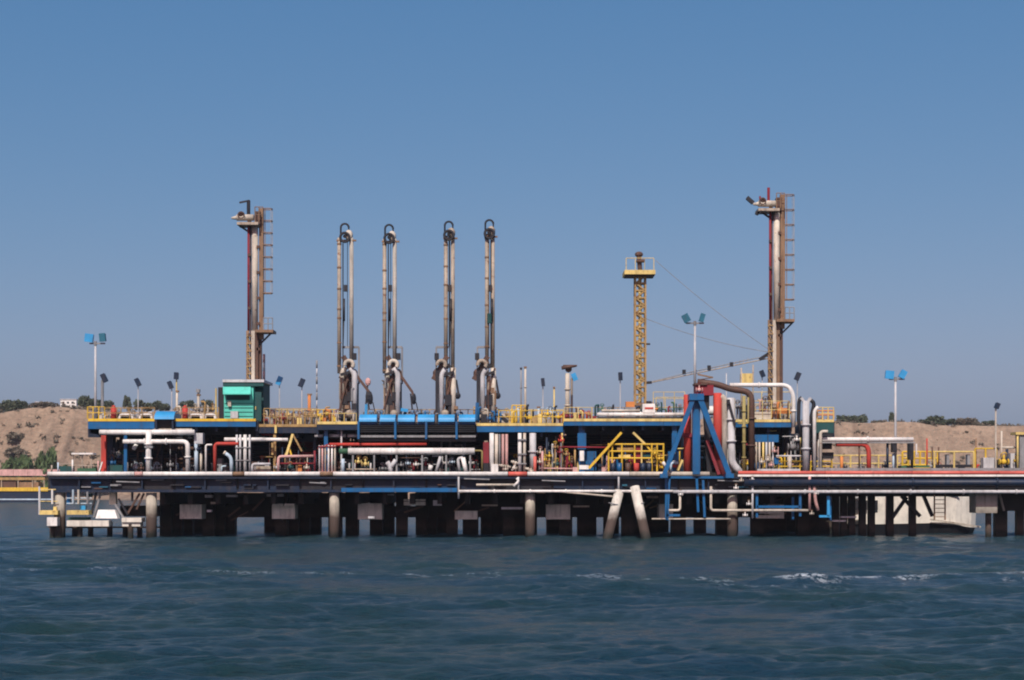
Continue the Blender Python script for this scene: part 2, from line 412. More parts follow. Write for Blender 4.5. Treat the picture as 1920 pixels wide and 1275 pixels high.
def crown_mesh(seed, mat, n=900, leaf=.16, lumps=7, flat=1.0):
    r = random.Random(seed); L = []
    for _ in range(lumps):
        a = r.random()*6.28; d = r.random()**.6*.55
        L.append((d*math.cos(a), d*math.sin(a), .35+r.random()*.45, .22+r.random()*.2))
    mb = MB()
    for _ in range(n):
        cx, cy, cz, cr = r.choice(L); d = Vector((r.gauss(0,1), r.gauss(0,1), r.gauss(0,1))).normalized()*(cr*(.55+.5*r.random()))
        c = Vector((cx, cy, cz*flat))+Vector((d.x, d.y, d.z*.85*flat)); u = Vector((r.gauss(0,1), r.gauss(0,1), r.gauss(0,1))).normalized()
        v = u.cross(Vector((r.gauss(0,1), r.gauss(0,1), r.gauss(0,1)))).normalized(); s_ = leaf*(.5+.8*r.random())*.5
        mb.add([c-u*s_-v*s_*.6, c+u*s_-v*s_*.6, c+u*s_+v*s_*.6, c-u*s_+v*s_*.6], [(0,1,2,3)])
    return mb.mesh('crown', mat)
CR = {k: [crown_mesh(50+i*3+len(k), M[k], 800) for i in range(4)] for k in ('leaf', 'leafg', 'scrub')}
def trunk_mesh():
    mb = MB().tube([(0,0,-.3),(.02,.01,.2),(.0,.03,.5)], .035, 6, r1=.018)
    for a in (0, 1.3, 2.7, 4.0, 5.2): mb.tube([(0,.01,.2),(.16*math.cos(a),.16*math.sin(a),.42),(.3*math.cos(a),.3*math.sin(a),.6)], .018, 5, r1=.006)
    return mb.mesh('trunk', M['bark'])
TR = trunk_mesh()
def plant(px, ytop, ybot, wpx, D, kind, name, label, group, cat='tree'):
    """crown width wpx and height in photo pixels at distance D from the camera"""
    sc = F/D; X = (px-960)/sc; Y = D-CAMD; zt = EYE+(HY-ytop)/sc; gz = groundz(X, Y)
    h = max(zt-gz, (ybot-ytop)/sc, 1.0); wd = wpx/sc
    t = T(name, label, cat, (X, Y, gz-.15), group)
    rz = random.random()*6.28
    t.inst('trunk', TR, t.L, rz=rz, scale=(wd, wd, h)); t.inst('crown', random.choice(CR[kind]), t.L, rz=rz, scale=(wd*.95, wd*.95, h*1.0))
    return t
RG = 'trees along the ridge of the sandy hill'
ridge_left = [(12,752,780,34,585,'round dark tree at the far left end of the ridge'),
 (36,757,782,30,580,'low dark tree right of the leftmost ridge tree'),
 (58,760,770,16,590,'small dark shrub between the left trees and the pale house'),
 (97,756,768,14,592,'narrow tree between the two ridge houses'),
 (160,745,772,20,588,'tall dark tree right of the white ridge house'),
 (177,750,774,24,585,'spreading tree behind the leftmost floodlight pole'),
 (200,752,774,22,590,'dark tree behind the left platform railing near the dark lamp'),
 (238,743,772,12,592,'narrow tall tree behind the left railing'),
 (270,750,774,26,590,'bushy tree behind the left railing below the slanted lamp'),
 (300,752,774,24,586,'bushy tree behind the left railing, left of the lamp pair'),
 (352,752,774,26,592,'brownish tree behind the left railing above the red cylinder'),
 (388,752,776,22,590,'dark tree left of the teal cabin')]
for x, yt, yb, wd, D, lb in ridge_left: plant(x, yt, yb, wd, D, 'leaf', 'ridge_tree', lb, RG)
ridge_right = [(1578,779,792,24,600,'low hazy tree at the right edge of the platforms'),
 (1597,780,793,22,604,'low tree second from the right platform edge'),
 (1614,777,794,20,598,'rounded dark tree left of the right floodlight pole'),
 (1652,788,797,22,600,'very low scrub strip left of the right floodlight pole'),
 (1671,774,797,11,596,'narrow upright dark tree beside the right floodlight pole'),
 (1740,782,798,26,600,'left tree of the wide grove on the right ridge'),
 (1760,780,798,28,596,'middle tree of the wide grove on the right ridge'),
 (1780,786,799,26,600,'right tree of the wide grove on the right ridge'),
 (1812,786,802,28,598,'compact dark tree right of the wide grove'),
 (1850,789,800,24,600,'small dark tree left of the far right lamp')]
for x, yt, yb, wd, D, lb in ridge_right: plant(x, yt, yb, wd, D, 'leaf', 'ridge_tree', lb, RG)
shore = [(8,862,886,40,528,'leafg','green shore tree at the left image edge'),(34,856,886,32,530,'leafg','green shore tree beside the leftmost one'),
 (58,850,886,38,527,'leafg','wide green shore tree left of the tallest shore tree'),(87,836,886,30,526,'leafg','tallest green tree on the left shore'),
 (120,868,886,22,530,'leafg','low green shrub just left of the beach shelter'),(156,872,886,30,533,'leafg','low green hedge shrub under the beach shelter'),
 (180,870,886,18,530,'leafg','low green shrub right of the beach shelter')]
for x, yt, yb, wd, D, k, lb in shore: plant(x, yt, yb, wd, D, k, 'shore_tree', lb, 'green trees on the left shore')
for x, yt, yb, wd, D, lb in [(30,808,824,24,556,'grey scrub bush on the middle of the left slope'),(64,793,804,15,566,'upper grey scrub bush on the left slope'),
 (82,798,810,13,564,'scrub bush right of the upper one on the left slope'),(26,836,850,28,546,'wide low scrub bush above the shore trees'),
 (92,784,792,18,572,'scrub clump just below the ridge houses'),(1582,796,804,10,590,'scrub dot on the slope right of the platform'),
 (1800,806,822,12,570,'scrub bush in the gully of the right slope'),(1815,798,815,20,576,'grey scrub bush at the gully head on the right'),
 (1830,800,810,10,574,'small scrub bush right of the gully')]:
    plant(x, yt, yb, wd, D, 'scrub', 'scrub_bush', lb, 'dry scrub bushes on the sandy slope', 'bush')

def scatter_scrub():
    r = random.Random(5); mb = MB()
    for _ in range(700):
        px = r.choice((r.uniform(-60, 200), r.uniform(1500, 1990), r.uniform(-60, 1990))); D = r.uniform(538, 600); sc = F/D; X = (px-960)/sc; Y = D-CAMD; z = groundz(X, Y); sz = r.uniform(.35, 1.5)*(1.4 if r.random() < .15 else 1)
        for _ in range(16):
            c = Vector((X+r.gauss(0,.5)*sz, Y+r.gauss(0,.4)*sz, z+abs(r.gauss(0,.42))*sz)); u = Vector((r.gauss(0,1),r.gauss(0,1),r.gauss(0,1))).normalized(); v = u.cross(Vector((r.gauss(0,1),r.gauss(0,1),r.gauss(0,1)))).normalized(); q = .32*sz
            mb.add([c-u*q-v*q*.6, c+u*q-v*q*.6, c+u*q+v*q*.6, c-u*q+v*q*.6], [(0,1,2,3)])
    solo('dry_scrub', mb, M['scrub'], 'sparse dry scrub dotted over the sandy slopes', 'scrub', None, 'stuff')
scatter_scrub()
def house(x0, y0, x1, y1, D, label, mat, name='ridge_house'):
    sc = F/D; Y = D-CAMD; X0 = (x0-960)/sc; X1 = (x1-960)/sc; z1 = EYE+(HY-y0)/sc; z0 = min(groundz(X0,Y), groundz(X1,Y), EYE+(HY-y1)/sc)-1
    t = T(name, label, 'house', ((X0+X1)/2, Y, z0), 'houses on the ridge'); wl = X1-X0
    t.part('wall', MB().box((X0,Y,z0),(X1,Y+7,z1-.3)), mat); t.part('roof', MB().box((X0-.2,Y-.25,z1-.3),(X1+.2,Y+7.2,z1)), M['greyw'])
    t.part('door', MB().box((X0+wl*.12,Y-.04,z1-3.2),(X0+wl*.12+.9,Y+.05,z1-1.1)), M['brown'])
    for k in range(2):
        xx = X0+wl*(.42+.28*k); t.part('window', MB().box((xx,Y-.03,z1-1.9),(xx+.8,Y+.05,z1-1.1)), M['glass'])
    return t
house(113, 748, 143, 766, 596, 'bright white flat-roofed house on the ridge left of the floodlight pole', M['white'])
house(66, 753, 92, 768, 600, 'smaller pale house on the ridge, left of the white one', M['cream'])

# beach shelter and pink shore wall
D = 528; Yq = D-CAMD
t = T('beach_shelter', 'thin white open shelter standing on the left shore behind the jetty end', 'shelter', P(153,886,Yq))
t.part('roof', MB().pbox(134,849,174,852,Yq-1.5,Yq+3), M['white'])
for x in (137,154,171): pb(t, x-1,852,x+1,889,Yq,Yq+.3, M['beige'], 'post')
t = T('shore_wall', 'low faded pink wall along the left shore below the green trees', 'wall', P(50,890,Yq-6))
for x0, x1 in ((-80,25),(25.5,52),(52.5,98),(98.5,140)): pb(t, x0,880,x1,892,Yq-6,Yq-5.6, M['pink'], 'wall_panel')

# moored barge at left
Yq = 440-CAMD
t = T('barge', 'long dark blue barge with a yellow deck line moored off the left shore', 'boat', P(0,941,Yq))
hb = MB(); a = [P(-260,921,Yq), P(104,921,Yq), P(99,942.5,Yq), P(-255,942.5,Yq)]
vs = a+[v+Vector((0,8,0)) for v in a]; hb.add(vs, [(0,1,2,3),(7,6,5,4),(0,4,5,1),(1,5,6,2),(2,6,7,3),(3,7,4,0)])
t.part('hull', hb, M['navy']); pb(t, -262,914,106,921,Yq-.3,Yq+8.3, M['yellow'], 'deck_rail')
pb(t, -255,935,98,937.5,Yq-.15,Yq, M['pblue'], 'waterline_stripe')
pb(t, -200,901,30,914,Yq+2,Yq+6, M['brown'], 'cabin'); pb(t, 34,904,72,914,Yq+2,Yq+6, M['rust'], 'cargo_box')
pb(t, -210,895,84,900,Yq+1.5,Yq+6.5, M['ochre'], 'canopy')
for x in (-150,-90,-40,2,33,60,82): pb(t, x,900,x+1.6,914,Yq+1.6,Yq+1.8, M['beige'], 'post')

# thin sea haze
def haze():
    b = MB().box((-5000,-1600,-12),(5000,5000,60)); m = bpy.data.materials.new('haze_air'); m.use_nodes = True; n = m.node_tree; n.nodes.clear()
    o_ = n.nodes.new('ShaderNodeOutputMaterial'); v = n.nodes.new('ShaderNodeVolumePrincipled'); v.inputs['Color'].default_value = (.80,.88,1,1); v.inputs['Density'].default_value = HAZE
    n.links.new(v.outputs[0], o_.inputs['Volume']); solo('haze', b, m, kind='stuff')
# ------------------------------------------------------------ the jetty
JT = T('jetty', 'long loading jetty on concrete piles, dark blue edge beams under a white painted kerb', 'jetty', P(960,1010,8))
ZD = 6.2                                             # top of the lower deck
def seg(n0, n1, step, gap=.6):
    x = n0
    while x < n1: yield x, min(n1, x+step)-gap; x += step
# deck: wide platform to the left, narrow trestle to the right
JT.part('deck_slab', MB().box((P(86,0,0).x, .4, 5.85), (P(1572,0,0).x, 16, ZD)), M['dconc'])
JT.part('deck_slab', MB().box((P(1572.3,0,0).x, .4, 5.85), (P(2700,0,0).x, 6.4, ZD)), M['dconc'])
for x0, x1, m in ((90,252,'white'),(253,268,'pink'),(269,436,'white'),(437,458,'rust'),(459,600,'white'),(601,624,'rust'),(625,952,'white'),(953,988,'coral'),(989,1180,'white'),(1181,1330,'cream')):
    JT.part('kerb', MB().tube([P(x0,888.7,.1), P(x1,888.7,.1)], 4.3/S(0), 12), M[m], smooth=True)
for x0, x1 in seg(1384, 2500, 163): JT.part('kerb', MB().tube([P(x0,886.6,.1), P(x1,886.6,.1)], 3.6/S(0), 12), M['coral'], smooth=True)
for x0, x1 in seg(1384, 2500, 97): pb(JT, x0,889.8,x1,893.4,.0,.44, M['white'], 'kerb_edge')
pb(JT, 1530,877.5,2500,882.6,.3,.8, M['grey'], 'walkway_edge')
for i, (x0, x1) in enumerate(seg(92, 1400, 118)): 
    pb(JT, x0,893.6,x1,897.4,.1,.9, M['navy'], 'edge_beam'); pb(JT, x0+2,897.5,x1-2,918,.74,.94, M['dark' if i % 3 == 1 else 'navy'], 'beam_web'); pb(JT, x0,918.2,x1,923,.15,.9, M['navy'], 'lower_flange'); pb(JT, x0+55,897.6,x0+57.5,918,.3,.73, M['navy'], 'beam_stiffener')
pb(JT, 90,893.2,2600,922.5,.95,1.2, M['dark'], 'backing_plate')
pb(JT, 640,914.8,857,922.4,.08,.14, M['blue'], 'flange_stripe')
for i, (x0, x1) in enumerate(seg(1400, 2500, 150)):
    pb(JT, x0,893.6,x1,899,.3,.9, M['navy'], 'edge_beam'); pb(JT, x0,916,x1,925,.5,1.4, M['dark'], 'lower_flange')
    JT.part('beam_stiffener', MB().pbox(x0+20,893.6,x0+22,925,.28,.5), M['navy'])
rb_ = random.Random(4)
for k in range(34):
    x = rb_.uniform(100, 1390); y = rb_.choice((899, 903, 908, 912, 915)); w_ = rb_.uniform(5, 26)
    pb(JT, x,y,x+w_,y+rb_.uniform(1.4,3.4),.45-.01*(k%7),.73, M[rb_.choice(('grey','brown','dark','dark','blue','navy','steelblue'))], 'fascia_bracket')
for x0, x1, y in ((218,262,903),(580,612,905),(1016,1060,901),(870,918,897.6),(1345,1392,901)): JT.part('conduit', MB().tube([P(x0,y,.05), P(x1,y+1.5,.05)], 1.4/S(0), 6), M['grey'])
# cross heads, back beams, pile caps
for i, x in enumerate(range(300, 1600, 52)):
    pb(JT, x,925,x+9,945,1.2,15.5, M['dconc'], 'cross_beam')
for i, (x0, x1) in enumerate(seg(300, 1560, 126, .3)):
    top = 949 if x0 < 420 or 670 < x0 < 800 else 930+(i%3)*3; pb(JT, x0,top,x1,970,9.0,9.8, M['dconc'], 'longitudinal_beam')
    if x0 > 420 and not 670 < x0 < 800: pb(JT, x0,924,x1,957,13.2,13.9, M['dconc'], 'back_beam')
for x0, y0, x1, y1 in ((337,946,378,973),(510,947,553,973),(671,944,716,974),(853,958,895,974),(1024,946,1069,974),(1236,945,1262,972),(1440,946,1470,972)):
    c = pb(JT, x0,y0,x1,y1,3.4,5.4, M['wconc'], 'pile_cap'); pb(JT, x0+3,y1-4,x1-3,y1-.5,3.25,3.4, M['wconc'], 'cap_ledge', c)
for x0, x1 in ((511,530),(533,552)): pb(JT, x0,944.5,x1,948.5,2.6,3.3, M['wconc'], 'bearing_or_glimpse_block')
for x0, y0, x1, y1 in ((757,936,797,939.6),(757,941,797,947.5),(1418,966,1463,972),(1424,958,1461,963)): pb(JT, x0,y0,x1,y1,3,4.2, M['wconc'], 'bearing_or_glimpse_block')  # first pair: pale blocks added for sunlit shore glimpsed between the beams
r_ = random.Random(9)
for k in range(22):
    x = r_.uniform(300, 1540); y = r_.uniform(926, 962); JT.part('bracing', MB().beam(P(x,y,4.6+.1*k), P(x+r_.choice((-1,1))*r_.uniform(18,44),y+r_.uniform(10,24),4.6+.1*k), r_.uniform(2,4)/S(5)), M[r_.choice(('brown','grey','dark','rust'))])
for x, y, w_, h_ in ((384,928,14,5),(395,941,10,4),(424,928,20,4),(500,926,30,5),(388,956,8,4),(716,926,22,3),(690,968,12,4),(940,951,40,4),(903,946,30,3),(812,938,16,10),(1075,948,30,3),(1560,975,26,3),(1576,968,30,3),(1213,930,26,4)):
    pb(JT, x,y,x+w_,y+h_,2.2,2.8, M['beige' if x%2 else 'greyw'], 'hanging_block')
# front piles
def pile(x, r, top=924, Y=.9, bot=-2, xb=None, mat='tide', tilt=0):
    a = P(x, top, Y); b = Vector((P(x if xb is None else xb, 1015, Y).x, Y, bot))
    return JT.part('pile', MB().tube([a, b], r/S(Y), 16), M[mat], smooth=True)
for x, r in ((112,10.5),(284,10),(627,9.2),(994,9.2),(1373,9.5)): pile(x, r)
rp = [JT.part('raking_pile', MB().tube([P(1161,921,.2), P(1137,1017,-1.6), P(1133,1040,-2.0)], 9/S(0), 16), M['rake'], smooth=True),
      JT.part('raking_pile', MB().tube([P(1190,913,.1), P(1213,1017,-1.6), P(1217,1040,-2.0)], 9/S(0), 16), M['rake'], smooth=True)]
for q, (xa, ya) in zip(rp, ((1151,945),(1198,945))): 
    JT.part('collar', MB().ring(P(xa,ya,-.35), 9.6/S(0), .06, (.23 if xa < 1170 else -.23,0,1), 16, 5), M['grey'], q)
# rows of square piles in the shade under the deck
gaps = [(440,495),(601,616),(639,648),(671,694),(738,743),(763,780),(857,868),(896,901),(1007,1025),(1073,1083),(1118,1133),(1160,1166),(1253,1260),(1286,1303),(1324,1344),(1384,1410)]
sq = {}
def spile(x0, x1, Y):
    w = (x1-x0)/S(Y); k = round(w, 1)
    if k not in sq: sq[k] = MB().box((-w/2,-w/2,0),(w/2,w/2,8.2)).mesh('pile', M['dconc'])
    JT.inst('pile', sq[k], (P((x0+x1)/2,0,Y).x, Y+w/2, -2.2))
x = 300; row = 0; Ys = (7.0, 9.9, 12.2, 14.6)
edges = [(300, 440)]+[(gaps[i][1], gaps[i+1][0]) for i in range(len(gaps)-1)]+[(1410,1560)]
for a, b in edges:
    n = max(1, round((b-a)/21)); wd = (b-a)/n
    for k in range(n): spile(a+k*wd-.6, a+(k+1)*wd+.6, Ys[row%4]); row += 1
for x in (1562, 1577, 1592, 1612, 1629, 1664, 1706): spile(x, x+12, 5.0)
for x in (1866, 1876, 1907, 1925, 1960, 2010): spile(x, x+13, 4.2)
pb(JT, 1830,924,1870,962,.9,3.0, M['conc'], 'pile_cap'); pb(JT, 1872,925,1990,958,2.6,5.6, M['dconc'], 'cross_beam')
JT.part('brace', MB().beam(P(1874,925,2.4), P(1882,958,2.4), .2), M['conc'])
pile(1853, 5.5, 960, 2.2, mat='conc')
for x0, x1 in ((1560,1700),(1702,1830)): pb(JT, x0,925,x1,931,4.6,5.4, M['dconc'], 'longitudinal_beam')
for a, b in (((1700,932),(1672,972)),((1690,930),(1725,968)),((1732,930),(1748,968))): JT.part('brace', MB().beam(P(*a,5.0), P(*b,5.0), .32), M['dark'])
# ladder frame below the trestle
for x in (1752, 1772): JT.part('ladder_rail', MB().beam(P(x,926,1.6), P(x,975,1.6), .12), M['rust'])
for k in range(5): JT.part('rung', MB().beam(P(1752,937+8*k,1.6), P(1772,937+8*k,1.6), .07), M['rust'])

# left access landing
AL = T('landing', 'low boat landing with white posts, yellow walkway and fender blocks at the jetty left end', 'landing', P(110,990,1))
for x0, x1 in ((74,108),(125,166)): pb(AL, x0,957,x1,965,-.3,1.2, M['pyellow'], 'walkway')
pb(AL, 88,970,107,986,-.5,.6, M['white'], 'fender_block'); pb(AL, 125,976,204,987,-.4,.6, M['wconc'], 'fender_beam')
pb(AL, 228,971,265,979,.2,1.6, M['wconc'], 'fender_block'); pb(AL, 229,979.3,263,987,.4,1.5, M['wconc'], 'fender_block')
for x, y0, y1, mm in ((74,912,965,'greyw'),(98,918,945,'white'),(137,918,943,'pblue'),(147,918,945,'cream'),(164,922,945,'grey')):
    AL.part('post', MB().tube([P(x,y1,.1), P(x,y0,.1)], 2.0/S(0), 8), M[mm])
AL.part('rail', MB().tube([P(74,918,.1), P(105,918,.1)], 1.2/S(0), 6).tube([P(74,940,.1),P(108,940,.1)], .9/S(0), 6), M['pyellow'])
AL.part('rail', MB().tube([P(125,934,.4), P(172,934,.4)], 1.2/S(0), 6).tube([P(125,944,.4),P(172,944,.4)], 1.2/S(0), 6), M['pblue'])
mb = MB(); vs = [P(184,956,.2),P(215,956,.2),P(220,972,-.2),P(179,972,-.2)]; mb.add(vs+[v+Vector((0,1,0)) for v in vs], [(0,1,2,3),(7,6,5,4),(0,4,5,1),(1,5,6,2),(2,6,7,3),(3,7,4,0)])
AL.part('fender_panel', mb, M['white'])
for a, b, mm in (((190,921),(176,970),'grey'),((181,921),(172,962),'dark'),((216,945),(234,975),'grey'),((222,935),(240,965),'dark'),((262,925),(240,962),'brown'),((270,925),(256,955),'brown'),((248,921),(248,940),'dark')):
    AL.part('strut', MB().beam(P(*a,.8), P(*b,.8), 3.6/S(0)), M[mm])
pb(AL, 205,921,217,946,1.4,2.0, M['cream'], 'column')
pb(AL, 125,918,131,946,.6,1.0, M['blue'], 'ladder'); pb(AL, 160,926,171,932,.7,1.2, M['dteal'], 'locker'); pb(AL, 150,948,160,956,.5,1.0, M['sky'], 'bollard')
pb(AL, 100,958,106,950,.2,.8, M['pyellow'], 'bollard'); pb(AL, 128,970,166,975,.6,1.4, M['dteal'], 'ledge')
pb(AL, 225,948,300,968,3.2,3.9, M['dconc'], 'back_beam')
for x in (116,140,170,206,235,262): AL.part('pile', MB().tube([P(x,978,4), P(x,1030,4)], 5/S(4), 10), M['dconc'])
for x in (98,150,245): AL.part('pile', MB().tube([P(x,982,.6), P(x,1025,.6)], 5/S(0), 10), M['dconc'])
pb(AL, 90,987.5,300,990,2.5,3.3, M['dconc'], 'waler')

# low level piping and hanging frames along the face
def things_pipe(name, label, pts, r, mat, cat='pipe', group=None, bend=None, fl=0):
    t = T(name, label, cat, P(*pts[0]), group); pipe(t, pts, r, M[mat], 'pipe', bend, fl); return t
t = things_pipe('service_pipe', 'thin white pipe running low along the jetty face below the blue beam', [(860,921,-.1),(1262,921,-.1)], 2.6, 'white', fl=4)
for x in (860, 972, 1160): pipe(t, [(x,894,-.1),(x,935 if x==860 else 921,-.1)], 1.8, M['greyw'], 'drop_pipe')
pipe(t, [(893,909,-.05),(966,909,-.05)], 2.2, M['cream'], 'branch_pipe'); pipe(t, [(969,896,-.3),(973,902,-.3),(963,912,-.3)], 2.6, M['white'], 'bent_spool')
pipe(t, [(1040,921,-.1),(1150,931,-.1)], 1.8, M['cream'], 'sagging_pipe')
t = things_pipe('trestle_pipe', 'long grey pipe hanging along the trestle under the dark blue pipeline', [(1262,922,-.2),(1410,922,-.2),(2500,922,-.2)], 3.4, 'greyw', fl=5)
pipe(t, [(1262,922,-.2),(1410,922,-.2)], 3.0, M['cream'], 'pipe_section')
t = things_pipe('blue_pipeline', 'large glossy navy blue pipeline along the trestle edge at right', [(1395,905,-.35),(2500,905,-.35)], 6.5, 'navy', 'pipeline', fl=8)
t = T('low_pipe_loop', 'thin rusty white pipe loop hanging under the deck by the blue A-frame', 'pipe', P(1380,958,-.1))
pipe(t, [(1275,922,-.1),(1275,957,-.1),(1254,957,-.1)], 2.4, M['cream'], 'pipe'); pipe(t, [(1333,912,-.1),(1333,957,-.1),(1516,957,-.1)], 2.5, M['cream'], 'pipe')
pipe(t, [(1222,973,.2),(1370,973,.2)], 1.6, M['cream'], 'pipe'); pipe(t, [(1518,893,-.2),(1518,957,-.2)], 2.4, M['pink'], 'riser'); pipe(t, [(1526,905,-.2),(1529,940,-.2),(1534,957,-.2)], 3, M['pink'], 'riser')
pipe(t, [(1411,895,-.2),(1411,972,-.2)], 2.0, M['greyw'], 'riser')
for x, y in ((1410,901),(1380,915),(1404,945),(1397,966),(1530,909),(1530,925),(1276,927)): valve(t, x, y, -.25, 3.4, M['white'], M['rust'])
for x, y in ((1390,901),(1522,963)): valve(t, x, y, -.25, 3, M['cream'], M['rust'])
t = T('lower_frame', 'blue steel frame reaching down below the deck beside the A-frame feet', 'frame', P(1260,972,.2))
for a, b in (((1249,893),(1249,973)),((1255,893),(1251,975)),((1306,893),(1309,960)),((1318,900),(1321,970)),((1249,966),(1275,966)),((1240,895),(1366,895)),((1419,925),(1419,970)),((1500,925),(1500,968)),((1419,950),(1500,950))):
    t.part('bar', MB().beam(P(*a,.1), P(*b,.1), 4.4/S(0)), M['blue'])
for x0, y0, x1, y1 in ((1536,966,1558,970),(1551,930,1556,968)): pb(t, x0,y0,x1,y1,.3,.6, M['sky'], 'bracket')
for i, x in enumerate((1555, 1485)): pb(t, x,932,x+4,975,.8,1.1, M['blue'], 'ladder')

# white vessel moored behind the trestle
Yv = 12.4
t = T('moored_vessel', 'white hulled vessel moored behind the trestle, seen under the deck at right', 'boat', P(1700,1003,Yv))
prof = [(1586,934,982),(1610,934,983),(1650,932,983),(1750,930,981),(1800,928,985),(1836,926,990),(1850,925,991)]
wdt = [2.6,3.2,3.4,3.2,2.4,1.2,.15]
mb = MB(); lo = MB()
for (x, yt, yb), w_ in zip(prof, wdt):
    c = P(x,0,Yv).x; zt = P(0,yt,Yv).z; zb = P(0,yb,Yv).z
    mb.v += [(c, Yv+3.4-w_, zt), (c-.15, Yv+3.4-w_*.93, zb), (c-.15, Yv+3.4+w_*.93, zb), (c, Yv+3.4+w_, zt)]
    lo.v += [(c-.15, Yv+3.4-w_*.93+.03, zb-.004), (c-.6, Yv+3.4-w_*.75, -.6), (c-.6, Yv+3.4+w_*.75, -.6), (c-.15, Yv+3.4+w_*.93-.03, zb-.004)]
n_ = len(prof)
for m_ in (mb, lo):
    for i in range(n_-1):
        for k in range(4): m_.f.append((i*4+k, (i+1)*4+k, (i+1)*4+(k+1)%4, i*4+(k+1)%4))
    m_.f.append((0,1,2,3)); m_.f.append(tuple((n_-1)*4+k for k in (3,2,1,0)))
t.part('hull', mb, M['hull']); t.part('boot_top', lo, M['dark'])
t.part('bulwark_rail', MB().beam(P(1560,933.5,Yv-.1), P(1800,928,Yv+.8), .14), M['greyw'])
t.part('rubbing_strake', MB().beam(P(1745,974,Yv-.05), P(1838,988,Yv+2.1), .18), M['cream'])
pb(t, 1600,918,1690,934,Yv+1.5,Yv+5, M['white'], 'deckhouse')
for x in (1590,1604,1620,1640): pb(t, x,938,x+6,956,Yv-.12,Yv+.1, M['dark'], 'tyre_fender')
for x0, x1 in ((1580,1598),(1602,1620)): pb(t, x0,973,x1,975,Yv-.1,Yv+.3, M['cream'], 'draught_mark')

# ------------------------------------------------------------ upper platforms
def platform(label, x0, x1, yt, yb_beam, depth, kick='yellow', beam='blue', segs=110, under=True, Y=1.5, cols=()):
    t = T('platform', label, 'platform', P((x0+x1)/2, 886, Y)); Zt = P(0,yt,Y).z
    t.part('deck_plate', MB().box((P(x0,0,Y).x, Y+.35, Zt-.12), (P(x1,0,Y).x, Y+depth, Zt+.02)), M['grey'])
    for a, b in seg(x0, x1, segs, .5): pb(t, a,yt-2.6,b,yt+2.4,Y,Y+.25, M[kick], 'toe_board')
    for a, b in seg(x0, x1, segs*1.7, .5): pb(t, a,yt+2.8,b,yb_beam,Y+.05,Y+.35, M[beam], 'edge_beam')
    if under:
        n = max(2, int((x1-x0)/36)); zb = P(0,yb_beam+8,Y).z
        for k in range(n+1):
            X = P(x0+(x1-x0)*k/n,0,Y).x; t.part('joist', MB().box((X-.12, Y+.4, zb), (X+.12, Y+depth, Zt-.13)), M['navy'])
        for q in (depth*.35, depth*.68, depth-.3): pb(t, x0,yb_beam-2,x1,yb_beam+16,Y+q,Y+q+.25, M['navy'], 'girder')
    for c in cols:
        cx, cw, cm = c[:3]; cy = c[3] if len(c) > 3 else Y+.6
        t.part('column', MB().pbox(cx-cw/2, yb_beam-1, cx+cw/2, 887, cy, cy+cw/S(cy)), M[cm])
    return t
PA = platform('left upper platform with yellow toe board and blue beam, left of the bright blue drum', 165, 290, 787.5, 804, 12, cols=((194,9,'red'),(235,6,'blue'),(283,5,'dark',9)))
PB_ = platform('upper platform section between the blue drum and the teal cabin', 328, 480, 787.5, 800, 12, cols=((345,5,'dark',6),(470,6,'navy',6)))
PC = platform('recessed dark platform section of rusty railing right of the teal cabin', 481, 594, 798, 812, 11, 'ochre', 'navy', Y=2.2, cols=((515,5,'ochre',2.4),(590,6,'navy',4)))
PD = platform('short yellow edged platform section under the first loading arm', 595, 671, 793, 806, 12, 'pyellow', 'navy', cols=((611,7,'blue'),(640,3,'greyw')))
PE = platform('platform section behind the row of bright blue hoods', 672, 892, 794, 812, 12, 'dark', 'navy', Y=3.4, cols=((700,6,'navy',5),(800,6,'navy',7),(870,6,'navy',5)))
PF = platform('yellow edged platform section between the blue hoods and the valve area', 893, 1056, 796, 810, 12, 'pyellow', 'blue', cols=((1040,6,'navy',6),))
PG = platform('long platform section with bright blue beam left of the A-frame', 1057, 1281, 787.5, 798, 12, 'pyellow', 'blue', cols=((1091,11,'blue',2.2),(1265,9,'blue',2.0)))
PH = platform('platform section behind the A-frame and white risers', 1357, 1484, 789, 801, 12, 'pyellow', 'blue', Y=3, cols=((1440,7,'navy',4),(1475,7,'dark',6)))
PI = platform('small right end platform with yellow post railing', 1530, 1564, 789, 812, 10, 'pyellow', 'dteal', cols=((1536,4,'white'),))
pb(PH, 1413,815,1460,829,3.2,3.8, M['blue'], 'lower_beam'); pb(PG, 1083,812,1099,842,2.0,2.2, M['blue'], 'panel')
pb(PI, 1541,812,1562,818,1.6,4, M['dark'], 'lower_beam')

# railings on top of the platforms
railing(PA, 164, 196, 763, 785, 1.6, M['yellow'], 3, 1, 1.8); railing(PA, 196, 290, 764, 785, 1.7, M['ochre'], 4, 1, 1.2)
railing(PA, 166, 290, 766, 787, 12.5, M['ochre'], 5, 1, 1.3)
railing(PB_, 328, 410, 764, 785, 1.7, M['ochre'], 3, 1, 1.2); railing(PB_, 328, 470, 766, 787, 12.5, M['beige'], 6, 1, 1.3)
railing(PC, 495, 594, 766, 797, 2.3, M['ochre'], 9, 1, 1.5); railing(PC, 495, 594, 768, 797, 7.5, M['pyellow'], 7, 1, 1.6); railing(PC, 497, 594, 770, 797, 12, M['beige'], 11, 1, 2.2)
railing(PD, 596, 636, 768, 791, 8, M['yellow'], 4, 1, 2.0); railing(PD, 600, 668, 775, 791, 1.8, M['pyellow'], 3, 0, 1.3)
railing(PE, 690, 892, 768, 790, 12, M['ochre'], 14, 1, 1.6)
railing(PF, 935, 1056, 770, 793, 1.9, M['yellow'], 6, 1, 1.5); railing(PF, 900, 1056, 768, 792, 12, M['pyellow'], 8, 1, 1.5); railing(PF, 960, 985, 760, 793, 5, M['yellow'], 3, 2, 2.4)
